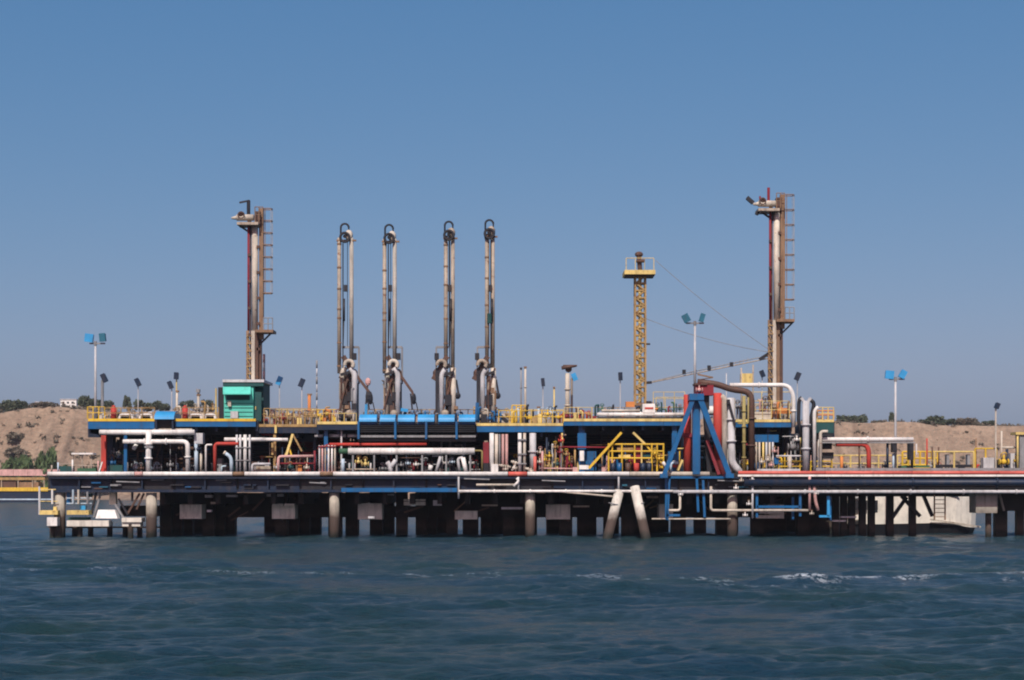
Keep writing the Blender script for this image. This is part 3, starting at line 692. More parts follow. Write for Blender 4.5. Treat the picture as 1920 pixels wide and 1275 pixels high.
railing(PG, 1058, 1110, 764, 785, 1.7, M['pyellow'], 2, 1, 1.4); railing(PG, 1225, 1284, 735, 760, 7, M['pyellow'], 3, 1, 1.2); railing(PG, 1060, 1282, 764, 786, 12.4, M['ochre'], 9, 1, 1.3)
railing(PG, 1230, 1282, 745, 782, 10, M['pyellow'], 3, 1, 1.4)
railing(PH, 1413, 1480, 752, 784, 3.2, M['pyellow'], 4, 1, 1.3); railing(PH, 1400, 1484, 735, 780, 9, M['pyellow'], 3, 1, 1.5); railing(PH, 1400, 1484, 760, 786, 12, M['ochre'], 5, 1, 1.5)
railing(PI, 1532, 1563, 764, 786, 1.6, M['pyellow'], 3, 1, 2.0); railing(PI, 1532, 1563, 770, 786, 8, M['orange'], 3, 1, 3)

# blue drum and the row of hoods
def hood(t, x0, x1, yt, ymid, Y, ry=.7, parent=None):
    a = P(x0, ymid, Y); b = P(x1, yt, Y); mb = MB(); mb.halfround(a.x, b.x, Y+ry, a.z, ry, b.z-a.z, 12)
    return t.part('hood', mb, M['sky'], parent)
t = T('hose_drum', 'single bright blue drum between the two left platforms', 'drum', P(307,886,1.2))
t.part('drum', MB().tube([P(290,789,1.5)+Vector((0,.9,0)), P(325,789,1.5)+Vector((0,.9,0))], 18.5/S(2.4), 20), M['dark'], smooth=False)
hood(t, 289, 326, 769.5, 786, .9, 1.5); 
for x in (291, 322): pb(t, x,788,x+3,812,1.0,1.3, M['navy'], 'bracket')
t = T('hood_rack', 'row of six bright blue rounded hoods over dark equipment with slim blue posts', 'rack', P(780,826,.6))
for x0, x1 in ((673,706),(712,741),(746,777),(783,814),(822,852),(860,891)): hood(t, x0, x1, 776, 790.5, .5, 1.0)
for x0, x1 in ((673,741),(742,800),(801,857),(858,891)):
    pb(t, x0,792.5,x1,812,.9,2.2, M['rubber'], 'hose_bundle')
    for k in range(5): t.part('hose', MB().tube([P(x0,795+k*3.6,.86), P(x1,795+k*3.6,.86)], 1.5/S(1), 6), M['rubber'])
for x0, x1 in ((673,706),(712,741),(746,777),(783,814),(822,852),(860,891)): pb(t, x0,791.2,x1,796,.8,.89, M['blue'], 'hood_skirt')
for x in (672,741,799,856): pb(t, x-2,790,x+2,823,.5,.75, M['blue'], 'post')
pb(t, 672,816,892,820,.9,1.2, M['grey'], 'lower_rail'); pb(t, 672,820.5,892,827,1.2,2.2, M['dark'], 'tray')

# ------------------------------------------------------------ teal cabin
t = T('control_cabin', 'teal cabin with a sloped awning and grey flat roof on the left platform', 'cabin', P(455,788,3)); Yc = 3
t.part('wall', MB().pbox(420,718,475,790,Yc,Yc+4.5), M['teal']); pb(t, 475.3,717,494,792,Yc+.8,Yc+4.6, M['dteal'], 'shaded_side_wall')  # side wall gets a darker teal, its shade put into the colour
pb(t, 417,711.5,495,716.5,Yc-.25,Yc+5, M['greyw'], 'roof'); pb(t, 418,716.8,494,724,Yc-.16,Yc-.06, M['dteal'], 'fascia')
mb = MB(); a0 = P(418,725,Yc-.1); a1 = P(470,725,Yc-.1); b0 = P(418,738,Yc-.95); b1 = P(470,738,Yc-.95)
d = Vector((0,0,-.08)); mb.add([a0,a1,b1,b0,a0+d,a1+d,b1+d,b0+d], [(0,3,2,1),(4,5,6,7),(3,7,6,2),(0,4,7,3),(1,2,6,5),(0,1,5,4)])
t.part('awning', mb, M['teal']); pb(t, 424,741,468,750,Yc-.06,Yc+.1, M['dteal'], 'window'); 
for y in (756,764,772,780): pb(t, 421,y,474,y+.9,Yc-.05,Yc, M['dteal'], 'wall_seam')
pb(t, 409,726,419.6,786,Yc+.4,Yc+3.5, M['dark'], 'doorway'); pb(t, 427,752,433,762,Yc-.3,Yc, M['cream'], 'lamp'); pb(t, 432,771,446,784,Yc-.35,Yc-.06, M['greyw'], 'junction_box')
pb(t, 478,735,490,790,Yc-.05,Yc+.1, M['dteal'], 'door'); pb(t, 478.5,762,480,768,Yc-.2,Yc-.06, M['pyellow'], 'door_handle')
t.part('post', MB().tube([P(405,788,3), P(405,728,3)], 1.6/S(3), 8), M['pyellow'])

# ------------------------------------------------------------ floodlights
def lamp_head(t, c, w, h, mat, tx=.5, yaw=0, name='floodlight'):
    R = Matrix.Rotation(yaw, 4, 'Z') @ Matrix.Rotation(tx, 4, 'Y'); mb = MB(); mb.box((-w/2,-.22,-h/2),(w/2,.18,h/2)); mb.box((-w/2*1.12,-.30,-h/2*1.1),(w/2*1.12,-.23,h/2*1.1)); mb.beam((0,.2,0),(0,.36,0),w*.5,h*.5)
    mb.v = [tuple(R@Vector(v)+c) for v in mb.v]
    return t.part(name, mb, mat)
def twin_light(x, ytop, ybase, Y, label, rot=(-.5,.35), mats=('sky','sky'), d=(-14,10), yo=(-16,-16), pole='greyw', poles='floodlight_pole'):
    t = T(poles, label, 'floodlight', P(x,ybase,Y), 'tall twin floodlight poles')
    t.part('pole', MB().tube([P(x,ybase,Y), P(x,ytop,Y)], 2.6/S(Y), 10, r1=1.9/S(Y)), M[pole], smooth=True)
    t.part('cross_arm', MB().beam(P(x+d[0],ytop+2,Y), P(x+d[1]+4,ytop+2,Y), .14).tube([P(x,ytop+6,Y),P(x,ytop-2,Y)], .14, 8), M['grey'])
    for k in range(2): lamp_head(t, P(x+d[k], ytop+yo[k]/2+2, Y), (.72 if k == 0 else .52)*(.8 if x == 1303 else 1), .72, M[mats[k]], rot[k])
    return t
twin_light(179, 642, 789, 4, 'pale twin floodlight pole at the far left of the platforms', (.12,-.1), ('sky','steelblue'), (-11,14), (-20,-22))
twin_light(1303, 604, 735, 4, 'twin floodlight pole rising behind the blue A-frame', (-.5,.3), ('steelblue','steelblue'), (-17,13), (-18,-20))
twin_light(1679, 709, 885, 3, 'twin floodlight pole with sunlit blue heads over the right trestle', (.1,.5), ('sky','sky'), (-12,13), (-16,-18))
def small_lamp(x, y, ybase, Y, label, mat='navy', tilt=-.4, w=8, h=15, pole='greyw', pr=1.0, pdx=0):
    t = T('lamp_post', label, 'lamp', P(x+pdx,ybase,Y), 'small single lamps on the platforms')
    t.part('pole', MB().tube([P(x+pdx,ybase,Y), P(x+pdx,y+h*.35,Y), P(x,y,Y)], pr/S(Y), 8), M[pole])
    lamp_head(t, P(x,y,Y), w/S(Y), h/S(Y), M[mat], tilt, 0, 'lamp_head'); return t
for a in ((196,709,789,9,'dark lamp on a dark grey post just right of the far left floodlight pole','navy',-.45,8,15,'grey',3.0,-4),
 (259,717,789,10,'dark slanted lamp alone over the left platform railing','navy',-.45,7,14),
 (320,722,789,10,'lower lamp of the close pair above the blue drum','navy',-.4,7,13,'greyw',1.1,2),
 (331,705,789,8,'higher upright lamp of the close pair above the blue drum','navy',.05,7,12,'pyellow',1.4),
 (372,733,789,9,'short small lamp left of the teal cabin','grey',.1,6,6,'cream',2.2),
 (524,714,798,10,'bright blue tilted lamp right of the teal cabin','sky',.4,8,15),
 (566,718,798,10,'dark tilted lamp between the teal cabin and the first loading arm','navy',.4,8,15),
 (1018,717,796,9,'dark lamp on a thin pole between the loading arms and the fire monitor','navy',-.1,6,14),
 (1077,707,789,8,'bright blue lamp beside the fire monitor post','sky',-.4,8,13,'beige',2.4,-5),
 (1163,706,789,11,'dark lamp left of the yellow lattice tower','navy',-.05,7,14),
 (1429,701,789,11,'dark lamp just left of the right tower','navy',-.4,7,12),
 (1495,706,789,11,'dark tilted lamp just right of the right tower','navy',.4,8,14),
 (1869,761,885,3,'lone dark lamp on a pale post at far right over the trestle','navy',.4,7,10,'cream',1.6,-2)): small_lamp(*a)

# ------------------------------------------------------------ marine loading arms
def loading_arm(label, xl, xr, ytop, side, Y=4.2, yb=794, big='l'):
    """two parallel tall tubes joined by a head sheave, standing on risers; side=+1 attachments lean right"""
    t = T('loading_arm', label, 'loading arm', P((xl+xr)/2,yb,Y), 'four marine loading arms'); s = S(Y); xm = (xl+xr)/2
    rl, rr = (3.6, 4.4) if side > 0 else (3.8, 4.2)
    t.part('outboard_arm', MB().tube([P(xl,700,Y), P(xl,ytop+30,Y)], rl/s, 10), M['beige'], smooth=True)
    t.part('inboard_arm', MB().tube([P(xr,690,Y), P(xr,ytop+30,Y)], rr/s*.9, 10), M['dull' if side > 0 else 'beige'], smooth=True)
    for y in [ytop+50+36*k+random.Random(int(xl)+k).uniform(-14,14) for k in range(7)]:
        t.part('flange', MB().tube([P(xl,y-1.5,Y),P(xl,y+1.5,Y)], (rl+.7)/s, 10), M['rust'])
    xs = xl+rl+3.5
    t.part('cable', MB().tube([P(xs,ytop+40,Y-.2), P(xs,690,Y-.2)], 1.1/s, 6), M['dark']); t.part('cable', MB().tube([P(xr-rr-3,ytop+36,Y+.2), P(xr-rr-3,650,Y+.2)], .6/s, 5), M['dark'])
    hy = ytop+18
    hd = t.part('head_joint', MB().blob(P(xr-(5 if side > 0 else 3),hy+7,Y-.1), 8/s, 1, .7, 1.3), M['cream' if side > 0 else 'beige'], smooth=True)
    t.part('sheave', MB().ring(P(xm-1,hy+11,Y-.45), 8.5/s, 2.4/s, (0,1,0), 18, 6).tube([P(xm-1,hy+9,Y-.6), P(xm-1,hy+9,Y)], 3.6/s, 8), M['dark'])
    t.part('hose_loop', MB().ring(P(xm-1,ytop+11,Y), 7.5/s, 1.9/s, (0,1,0), 12, 6, math.pi, 0).tube([P(xm-8.5,ytop+11,Y), P(xm-8.5,hy+20,Y)], 1.9/s, 6).tube([P(xm+6.5,ytop+11,Y), P(xm+6.5,hy+4,Y)], 1.5/s, 6), M['dark'])
    t.part('head_bracket', MB().beam(P(xl-5,hy+17,Y-.1), P(xr+9,hy+17,Y-.1), 3.2/s), M['rust'])
    t.part('hydraulic_cylinder', MB().tube([P(xs+2,560,Y-.3), P(xs+2,602,Y-.3)], 2.0/s, 8).tube([P(xs+2,602,Y-.3), P(xs,655,Y-.3)], .9/s, 6), M['dark'], smooth=True)
    t.part('lamp_box', MB().pbox(xm-3,534,xm+4,546,Y-.3,Y+.1), M['dark'])
    # trunnion frame
    fx = xr+14 if side > 0 else xl-18
    t.part('frame', MB().beam(P(xs-2,651,Y+.3), P(fx,651,Y+.3), 4/s).beam(P(fx,651,Y+.3), P(fx,720,Y+.3), 3/s), M['grey'])
    cx = xm+2*side if side > 0 else xm-10
    t.part('swivel_elbow', MB().ring(P(cx+5*side,684,Y-.6), 7.6/s, 3.8/s, (0,1,0), 14, 8, 3.9, -.6), M['cream' if side > 0 else 'beige'], smooth=True)
    t.part('trunnion', MB().blob(P(cx+12*side,700,Y), 8.5/s, 1.1, .8, 1.1).beam(P(cx-6*side,668,Y), P(cx+20*side,712,Y), 9/s), M['brown'])
    t.part('drive_motor', MB().pbox(cx+14*side-4,662,cx+14*side+4,674,Y-.4,Y+.2), M['dark'])
    if side > 0:
        t.part('riser', MB().tube([P(xl+5,yb,Y), P(xl+5,700,Y), P(xl+12,688,Y)], 5/s, 10, bend=.3), M['cream'], smooth=True)
        t.part('riser', MB().tube([P(xr+6,yb,Y-.3), P(xr+6,702,Y-.3), P(xr-2,690,Y-.3)], 5.4/s, 10, bend=.3), M['greyw'], smooth=True)
        t.part('support_post', MB().pbox(xl+12,702,xl+20,yb,Y+.5,Y+.9), M['beige'])
        t.part('counterweight', MB().pbox(xl+14,735,xl+30,752,Y-.5,Y+.5).beam(P(xl+20,702,Y), P(xl+24,740,Y), 5/s), M['dark'])
        t.part('linkage', MB().beam(P(cx+16,700,Y-.2), P(xr+33,735,Y-.2), 5/s).beam(P(xr+33,735,Y-.2),P(xr+38,752,Y-.2),4/s), M['brown'])
        t.part('coupler', MB().blob(P(xr+36,748,Y-.2), 6.5/s, .7, .7, 1.7).beam(P(xr+30,738,Y-.3), P(xr+33,768,Y-.3), 3/s).beam(P(xr+40,754,Y-.2),P(xr+44,772,Y-.2),2/s), M['dark'])
        t.part('tail_weight', MB().pbox(xr+8,718,xr+13,yb,Y+.2,Y+.6), M['dark'])
    else:
        t.part('riser', MB().tube([P(xl-8,yb,Y-.3), P(xl-8,702,Y-.3), P(xl,690,Y-.3)], 4.6/s, 10, bend=.3), M['greyw'], smooth=True)
        t.part('riser', MB().tube([P(xr+1,yb-8,Y-.2), P(xr+1,690,Y-.2)], 5.2/s, 10), M['cream'], smooth=True)
        t.part('support_post', MB().pbox(xl-1,700,xl+3,yb,Y+.5,Y+.9).pbox(xl+7,690,xl+12,yb,Y+.3,Y+.9), M['dark'])
        t.part('counterweight', MB().pbox(xl-2,740,xl+11,760,Y-.5,Y+.5), M['dark'])
        t.part('linkage', MB().beam(P(xl-15,700,Y-.2), P(xl+8,684,Y-.2), 7/s).beam(P(xl-17,690,Y-.2),P(xl-17,yb-20,Y-.2),5/s).beam(P(xl-13,700,Y-.2),P(xl-12,yb-5,Y-.2),3.4/s), M['dark'])
        t.part('coupler', MB().blob(P(xr+9,742,Y-.2), 6/s, 1, .8, 1.1).beam(P(xr+6,712,Y-.2),P(xr+11,740,Y-.2),4/s), M['dark'])
    # dense brown and dark gear between the risers
    t.part('pedestal', MB().pbox(xm-6,704,xm+1,yb-3,Y+.1,Y+.7).pbox(xm+3,712,xm+7,yb-3,Y+.2,Y+.8), M['brown'])
    t.part('gear_housing', MB().pbox(xm-9,742,xm+5,758,Y-.3,Y+.4).pbox(xm-2,758.5,xm+8,772,Y-.4,Y+.5), M['dark'])
    t.part('guide_bar', MB().beam(P(xm-11,768,Y-.4), P(xm+9,690,Y-.4), 3/s).beam(P(xm+10,770,Y-.3), P(xm-2,712,Y-.3), 2.4/s), M['brown'])
    t.part('yoke', MB().beam(P(xm-9,703,Y-.7), P(xm+9,697,Y-.7), 5/s), M['dark'])
    q = random.Random(int(xl))
    for k in range(9):
        xx = xm+q.uniform(-13, 13); ya = q.uniform(705, 745); yc_ = ya+q.uniform(12, 45); Yk = Y+q.uniform(-.7, .9)
        t.part('service_tube', MB().tube([P(xx,yc_,Yk), P(xx,ya,Yk), P(xx+q.uniform(-5,5),ya-3,Yk)], q.uniform(.8,2.2)/s, 6), M[q.choice(('brown','dark','beige','rust','grey'))])
    for k in range(4):
        xx = xm+q.uniform(-14, 12); ya = q.uniform(715, 775); t.part('gear_box', MB().pbox(xx,ya,xx+q.uniform(4,9),ya+q.uniform(5,12),Y-.7+.2*k,Y+.1+.2*k), M[q.choice(('brown','dark','dark','rust'))])
    t.part('base_valve', MB().blob(P(xm+8*side,yb-18,Y-.6), 8/s).pbox(xm-10,yb-14,xm-3,yb-2,Y-.5,Y), M['beige'])
    t.part('base_plate', MB().pbox(xl-14,yb-4,xr+16,yb,Y-.8,Y+1.2), M['dark'])
    return t
A1 = loading_arm('first loading arm from the left, with a large white head joint and hanging couplers', 636, 659, 416, 1)
A2 = loading_arm('second loading arm from the left, pale pipe on its right side', 721, 740, 418, 1)
A3 = loading_arm('third loading arm from the left, its frame leaning to the left', 836, 849, 412, -1)
A4 = loading_arm('rightmost loading arm, dark cylinder between its two rusty tubes', 913, 924, 409, -1)
s = S(4.2)
A1.part('coupler', MB().blob(P(692,745,4), 7/s, 1, .8, 1.8).beam(P(690,712,4),P(686,760,4),3/s), M['dark']); A1.part('coupler_body', MB().blob(P(690,716,4), 6/s, .9, .8, 1.3), M['pink'])
A1.part('coupler', MB().beam(P(687,758,4),P(686,782,4),5/s), M['sky']); A2.part('jack', MB().beam(P(752,768,4),P(765,770,4),6/s), M['sky'])
A4.part('jack', MB().beam(P(895,755,3.8),P(893,788,3.8),6/s), M['blue']); A4.part('stair', MB().beam(P(932,775,3.5),P(952,792,3.5),7/s), M['dark'])
A4.part('sleeve', MB().tube([P(918,588,3.9),P(918,606,3.9)], 4.6/s, 8), M['dteal'])

# ------------------------------------------------------------ towers
def cage(t, x0, x1, y0, y1, Y, n, mat='rust', parent=None):
    s = S(Y); o = t.part('ladder', MB().beam(P(x0,y0,Y),P(x0,y1,Y),2/s).beam(P(x0+4,y0,Y-.3),P(x0+4,y1,Y-.3),1.2/s), M[mat])
    for k in range(n):
        y = y0+(y1-y0)*k/(n-1); h = MB(); a = P(x0,y,Y); b = P(x1,y,Y); w_ = .38
        h.tube([a+Vector((0,-w_,0)), b+Vector((-.15,-w_,0)), b, b+Vector((-.15,w_,0)), a+Vector((0,w_,0))], .95/s, 5)
        t.part('cage_hoop', h, M[mat], o)
    for q in (-.36, 0, .36): t.part('cage_strap', MB().beam(P(x1,y0,Y)+Vector((-.12 if q else 0,q,0)), P(x1,y1,Y)+Vector((-.12 if q else 0,q,0)), .55/s, .02), M['beige'], o)
    return o
def tower(label, dx, dy, yb, low, left):
    Y = 6.5; s = S(Y); X = lambda x: x+dx
    t = T('fire_tower', label, 'tower', P(X(478),yb,Y)); y0 = 400+dy; H = lambda y: y+dy
    t.part('column', MB().tube([P(X(478),low,Y), P(X(478),y0+20,Y)], 5.8/s, 14), M['cream'] , smooth=True)
    t.part('column_base', MB().pbox(X(471),low,X(477.5),yb,Y-.4,Y+.3), M['cream']); t.part('column_base', MB().pbox(X(478),low,X(484),yb,Y-.3,Y+.3), M['brown' if left else 'rust'])
    t.part('riser_pipe', MB().tube([P(X(466),low,Y-.2), P(X(466),y0+12,Y-.2)], 2.2/s, 8), M['maroon'], smooth=True)
    t.part('riser_pipe', MB().tube([P(X(464.5),yb,Y-.2), P(X(464.5),low,Y-.2)], 3.0/s, 8), M['rust'], smooth=True)
    t.part('brace_post', MB().pbox(X(468.5),y0+10,X(471),yb,Y,Y+.2), M['brown'])
    t.part('rear_post', MB().pbox(X(485.5),y0-10,X(493.5),low+16,Y-.1,Y+.4), M['rust']); t.part('rear_post', MB().pbox(X(484.5),low+16,X(490),yb,Y,Y+.5), M['brown'])
    bm = MB()
    for k in range(12):
        y = low+10+(yb-low-14)*k/11; bm.beam(P(X(462),y,Y-.4), P(X(472),y,Y-.4), 1.6/s).beam(P(X(462),y,Y-.42), P(X(471),y+15,Y-.42), 1.3/s)
    t.part('lacing', bm, M['ochre'])
    bk = MB()
    for k in range(5): bk.pbox(X(481),y0+60+k*48,X(487),y0+65+k*48,Y-.3,Y+.1); bk.pbox(X(465),y0+75+k*50,X(470),y0+80+k*50,Y-.45,Y)
    t.part('pipe_bracket', bk, M['brown'])
    # head platform with monitor
    t.part('head_platform', MB().pbox(X(444),y0+16,X(484),y0+21,Y-1,Y+1), M['beige'])
    t.part('head_bracket', MB().beam(P(X(446),y0+21,Y), P(X(468),y0+36,Y), 3.4/s).beam(P(X(470),y0+21,Y), P(X(470),y0+40,Y), 4/s), M['dark'])
    t.part('head_frame', MB().pbox(X(478),y0-4,X(488),y0+20,Y-.4,Y+.4), M['brown'])
    t.part('monitor', MB().tube([P(X(444),y0+8,Y-.3), P(X(476),y0+8,Y-.3)], 6.0/s, 10).tube([P(X(434),y0+9,Y-.3), P(X(446),y0+8,Y-.3)], 2/s, 8, r1=4.5/s), M['cream'], smooth=True)
    t.part('monitor_body', MB().blob(P(X(452),y0+2,Y-.4), 6/s).ring(P(X(452),y0+3,Y-.8), 6/s, 1/s), M['brown'])
    railing(t, X(478), X(493), y0-12, y0+16, Y-.9, M['rust'], 2, 1, 1.6)
    if left: t.part('monitor_nozzle', MB().tube([P(X(466),y0+5,Y-.2), P(X(466),y0-24,Y-.2)], 3.4/s, 8).beam(P(X(449),y0-20,Y-.2), P(X(468),y0-24,Y-.2), 3/s), M['dark'])
    else:
        t.part('monitor_nozzle', MB().tube([P(X(463),y0+5,Y-.2), P(X(463),y0-22,Y-.2)], 2.6/s, 8).beam(P(X(447),y0-6,Y-.2), P(X(447),y0+8,Y-.2), 3/s), M['maroon'])
        lamp_head(t, P(X(428),y0+2,Y), 6/s, 15/s, M['dark'], -.85, 0, 'lamp_head'); t.part('lamp_arm', MB().beam(P(X(431),y0+6,Y),P(X(445),y0+12,Y),2/s), M['dark'])
        lamp_head(t, P(X(442),y0+25,Y), 6/s, 8/s, M['dark'], .5, 0, 'lamp_head')
    cage(t, X(493), X(511), y0-8, low-38 if not left else low-70, Y, 8)
    lv = low
    t.part('landing', MB().pbox(X(478),lv-2,X(512),lv+3,Y-1,Y+1), M['rust']); t.part('landing_bracket', MB().beam(P(X(510),lv+3,Y), P(X(486),lv+27,Y), 3/s).beam(P(X(487),lv+3,Y), P(X(487),lv+30,Y), 3/s), M['dark'])
    railing(t, X(494), X(511), lv-24, lv-2, Y-.9, M['grey'], 2, 1, 1.8)
    return t
T1 = tower('left fire monitor tower, rusty brown and cream, rising behind the teal cabin', 0, 0, 790, 620, True)
T2 = tower('tallest fire monitor tower at right, with a caged ladder and cable boom', 978, -26, 792, 600, False)
# yellow lattice tower
Y = 7.5; s = S(Y); t = T('lattice_tower', 'rusty yellow lattice tower with a yellow crow platform, between the arms and the right tower', 'tower', P(1200,790,Y)); LT = t
for sx in (-9.5, 9.5):
    for sy in (-.48, .48): t.part('leg', MB().beam(P(1200+sx,760,Y)+Vector((0,sy,0)), P(1200+sx,512,Y)+Vector((0,sy,0)), 3.2/s), M['ochre'])
n_ = 17
for k in range(n_):
    y = 518+k*(236/n_); y2 = y+236/n_; f = 1 if k%2 else -1
    for sy, m_ in ((-.5,'ochre'),(.5,'rust')):
        t.part('lacing', MB().beam(P(1200-9*f,y,Y)+Vector((0,sy,0)), P(1200+9*f,y2,Y)+Vector((0,sy,0)), 2.4/s), M[m_])
    t.part('crossbar', MB().beam(P(1191,y,Y)+Vector((0,-.5,0)), P(1209,y,Y)+Vector((0,-.5,0)), 2.4/s).beam(P(1191,y,Y)+Vector((0,.5,0)), P(1209,y,Y)+Vector((0,.5,0)), 2.4/s), M['ochre'])
t.part('riser_pipe', MB().tube([P(1200,760,Y), P(1200,480,Y)], 3.2/s, 8), M['pyellow'])
t.part('base', MB().pbox(1192,755,1210,792,Y-.5,Y+.6), M['rust'])
t.part('crow_platform', MB().pbox(1171,506,1229,514,Y-1.4,Y+1.4), M['pyellow']); t.part('platform_frame', MB().pbox(1173,514.3,1228,516,Y-1.2,Y+1.2), M['brown'])
railing(t, 1174, 1226, 484, 506, Y-1.3, M['pyellow'], 1, 0, 1.4); railing(t, 1174, 1226, 484, 506, Y+1.3, M['pyellow'], 3, 0, 1.2)
t.part('monitor', MB().blob(P(1198,477,Y), 8/s, 1,.8,.7).tube([P(1198,480,Y),P(1200,506,Y)], 4.4/s, 8).pbox(1194,486,1209,490,Y-.5,Y+.4), M['brown'])
t.part('valve', MB().tube([P(1211,645,Y),P(1219,645,Y)], 2/s, 6), M['dark'])
# boom and cables between the towers
Y = 7.2; s = S(Y); t = T('cable_boom', 'thin lattice boom sloping up from the yellow tower to the right tower', 'boom', P(1325,692,Y))
def L2(a, b, u): return (a[0]+(b[0]-a[0])*u, a[1]+(b[1]-a[1])*u)
a, b = (1212,719), (1440,672); a2, b2 = (1212,716), (1440,666)
mb = MB().tube([P(*a,Y), P(*b,Y)], 1.2/s, 6); 
for k in range(1, 16):
    p = L2((1290,700),(1410,670), k/16) ; q = L2(a, b, .34+.52*k/16); mb.beam(P(*p,Y), P(*q,Y), .7/s)
t.part('lower_chord', mb, M['beige']); t.part('upper_chord', MB().tube([P(1212,718,Y),P(1290,699,Y),P(1420,671,Y),P(1440,668,Y)], 1.0/s, 6), M['grey'])
t.part('end_bracket', MB().beam(P(1424,674,Y),P(1443,662,Y),6/s).beam(P(1208,718,Y),P(1222,717,Y),5/s), M['dark'])
for x, y in ((1283,696),(1372,682),(1330,688)): t.part('clamp', MB().pbox(x-3,y-3,x+3,y+5,Y-.2,Y+.2), M['dark'])
for lb, p, q, sag in (('upper thin stay cable from the crow platform to the right tower', (1229,488), (1441,655), 6),('lower thin stay cable from mid lattice tower to the right tower', (1210,597), (1441,660), 7)):
    mb = MB(); pts = [P(p[0]+(q[0]-p[0])*k/12, p[1]+(q[1]-p[1])*k/12+sag*4*(k/12)*(1-k/12), Y) for k in range(13)]; mb.tube(pts, .55/s, 5)
    solo('stay_cable', mb, M['grey'], lb, 'cable')
# ------------------------------------------------------------ process piping between the two decks
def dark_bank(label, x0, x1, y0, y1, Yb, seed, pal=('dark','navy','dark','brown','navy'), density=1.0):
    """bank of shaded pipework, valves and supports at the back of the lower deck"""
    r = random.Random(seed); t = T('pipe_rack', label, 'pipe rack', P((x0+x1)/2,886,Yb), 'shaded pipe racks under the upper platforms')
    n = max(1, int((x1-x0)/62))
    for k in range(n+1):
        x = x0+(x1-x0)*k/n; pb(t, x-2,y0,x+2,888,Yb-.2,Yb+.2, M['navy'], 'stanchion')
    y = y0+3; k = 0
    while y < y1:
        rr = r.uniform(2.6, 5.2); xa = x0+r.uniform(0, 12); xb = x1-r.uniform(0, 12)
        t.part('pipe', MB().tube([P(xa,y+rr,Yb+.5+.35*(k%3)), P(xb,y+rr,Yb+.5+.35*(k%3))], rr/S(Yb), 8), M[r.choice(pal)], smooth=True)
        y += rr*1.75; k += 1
    m = int((x1-x0)/17*density)
    for k in range(m):
        x = x0+(x1-x0)*(k+r.random())/m; Yp = Yb-.6-r.random()*4; kind = r.random(); ytop = r.uniform(y0, 860)
        if kind < .42:
            dx = r.choice((-1,1))*r.uniform(6, 22); pipe(t, [(x,887,Yp),(x,ytop,Yp),(x+dx,ytop,Yp)], r.uniform(1.2,2.6), M[r.choice(('dark','navy','blue','greyw','maroon','brown','grey','dteal'))], 'drop_pipe', seg=8)
        elif kind < .7:
            yy = r.uniform(836, 880); valve(t, x, yy, Yp, r.uniform(3, 4.6), M[r.choice(('dark','navy','grey','blue','green'))], M[r.choice(('red','yellow','grey','dark'))])
            t.part('support', MB().pbox(x-1,yy+3,x+1,887,Yp-.05,Yp+.1), M['grey'])
        elif kind < .88:
            w_ = r.uniform(6, 15); h = r.uniform(10, 28); pb(t, x,887-h,x+w_,887,Yp,Yp+1, M[r.choice(('dark','navy','dteal','grey','brown','maroon'))], 'equipment_box')
        else:
            t.part('brace', MB().beam(P(x,880,Yp), P(x+r.choice((-20,20)),y0+6,Yp), 2/S(Yp)), M[r.choice(('navy','dark','brown'))])
    return t
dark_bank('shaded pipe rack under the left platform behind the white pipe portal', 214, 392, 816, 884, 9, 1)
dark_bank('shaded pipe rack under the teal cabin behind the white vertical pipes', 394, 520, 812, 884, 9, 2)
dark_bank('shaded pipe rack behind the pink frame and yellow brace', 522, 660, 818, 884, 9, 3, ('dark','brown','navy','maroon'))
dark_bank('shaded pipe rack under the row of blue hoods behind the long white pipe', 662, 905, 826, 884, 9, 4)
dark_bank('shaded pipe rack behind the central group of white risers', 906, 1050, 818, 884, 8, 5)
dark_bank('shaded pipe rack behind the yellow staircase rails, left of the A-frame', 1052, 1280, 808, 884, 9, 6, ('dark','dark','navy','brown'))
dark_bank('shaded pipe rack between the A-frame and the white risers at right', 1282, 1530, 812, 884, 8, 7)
# made-up dark boxes closing the view, standing in for shade between the decks
for lb, x0, x1, y0, m_ in (('low black box added as shade below the left platform', 246, 470, 818, 'dark'),('low navy box added as shade behind the yellow inverted V brace', 484, 652, 820, 'navy'),
    ('long black box added as shade below the blue hoods', 664, 905, 824, 'dark'),('black box added as shade behind the yellow valves', 925, 1080, 822, 'dark'),
    ('wide black box added as shade left of the A-frame', 1084, 1290, 808, 'dark'),('dark box added as shade between A-frame and right white risers', 1340, 1528, 816, 'dark')):
    Yb = 11.2; t = T('shade_box', lb, 'housing', P((x0+x1)/2,886,Yb), 'dark boxes added as shade below the platforms')
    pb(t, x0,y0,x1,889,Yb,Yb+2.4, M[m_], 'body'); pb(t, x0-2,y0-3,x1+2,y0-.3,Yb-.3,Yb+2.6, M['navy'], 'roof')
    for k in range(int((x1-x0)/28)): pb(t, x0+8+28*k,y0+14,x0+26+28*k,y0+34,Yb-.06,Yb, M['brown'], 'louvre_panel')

def TP(name, label, cat, x, y=886, Y=1, group=None): return T(name, label, cat, P(x,y,Y), group)
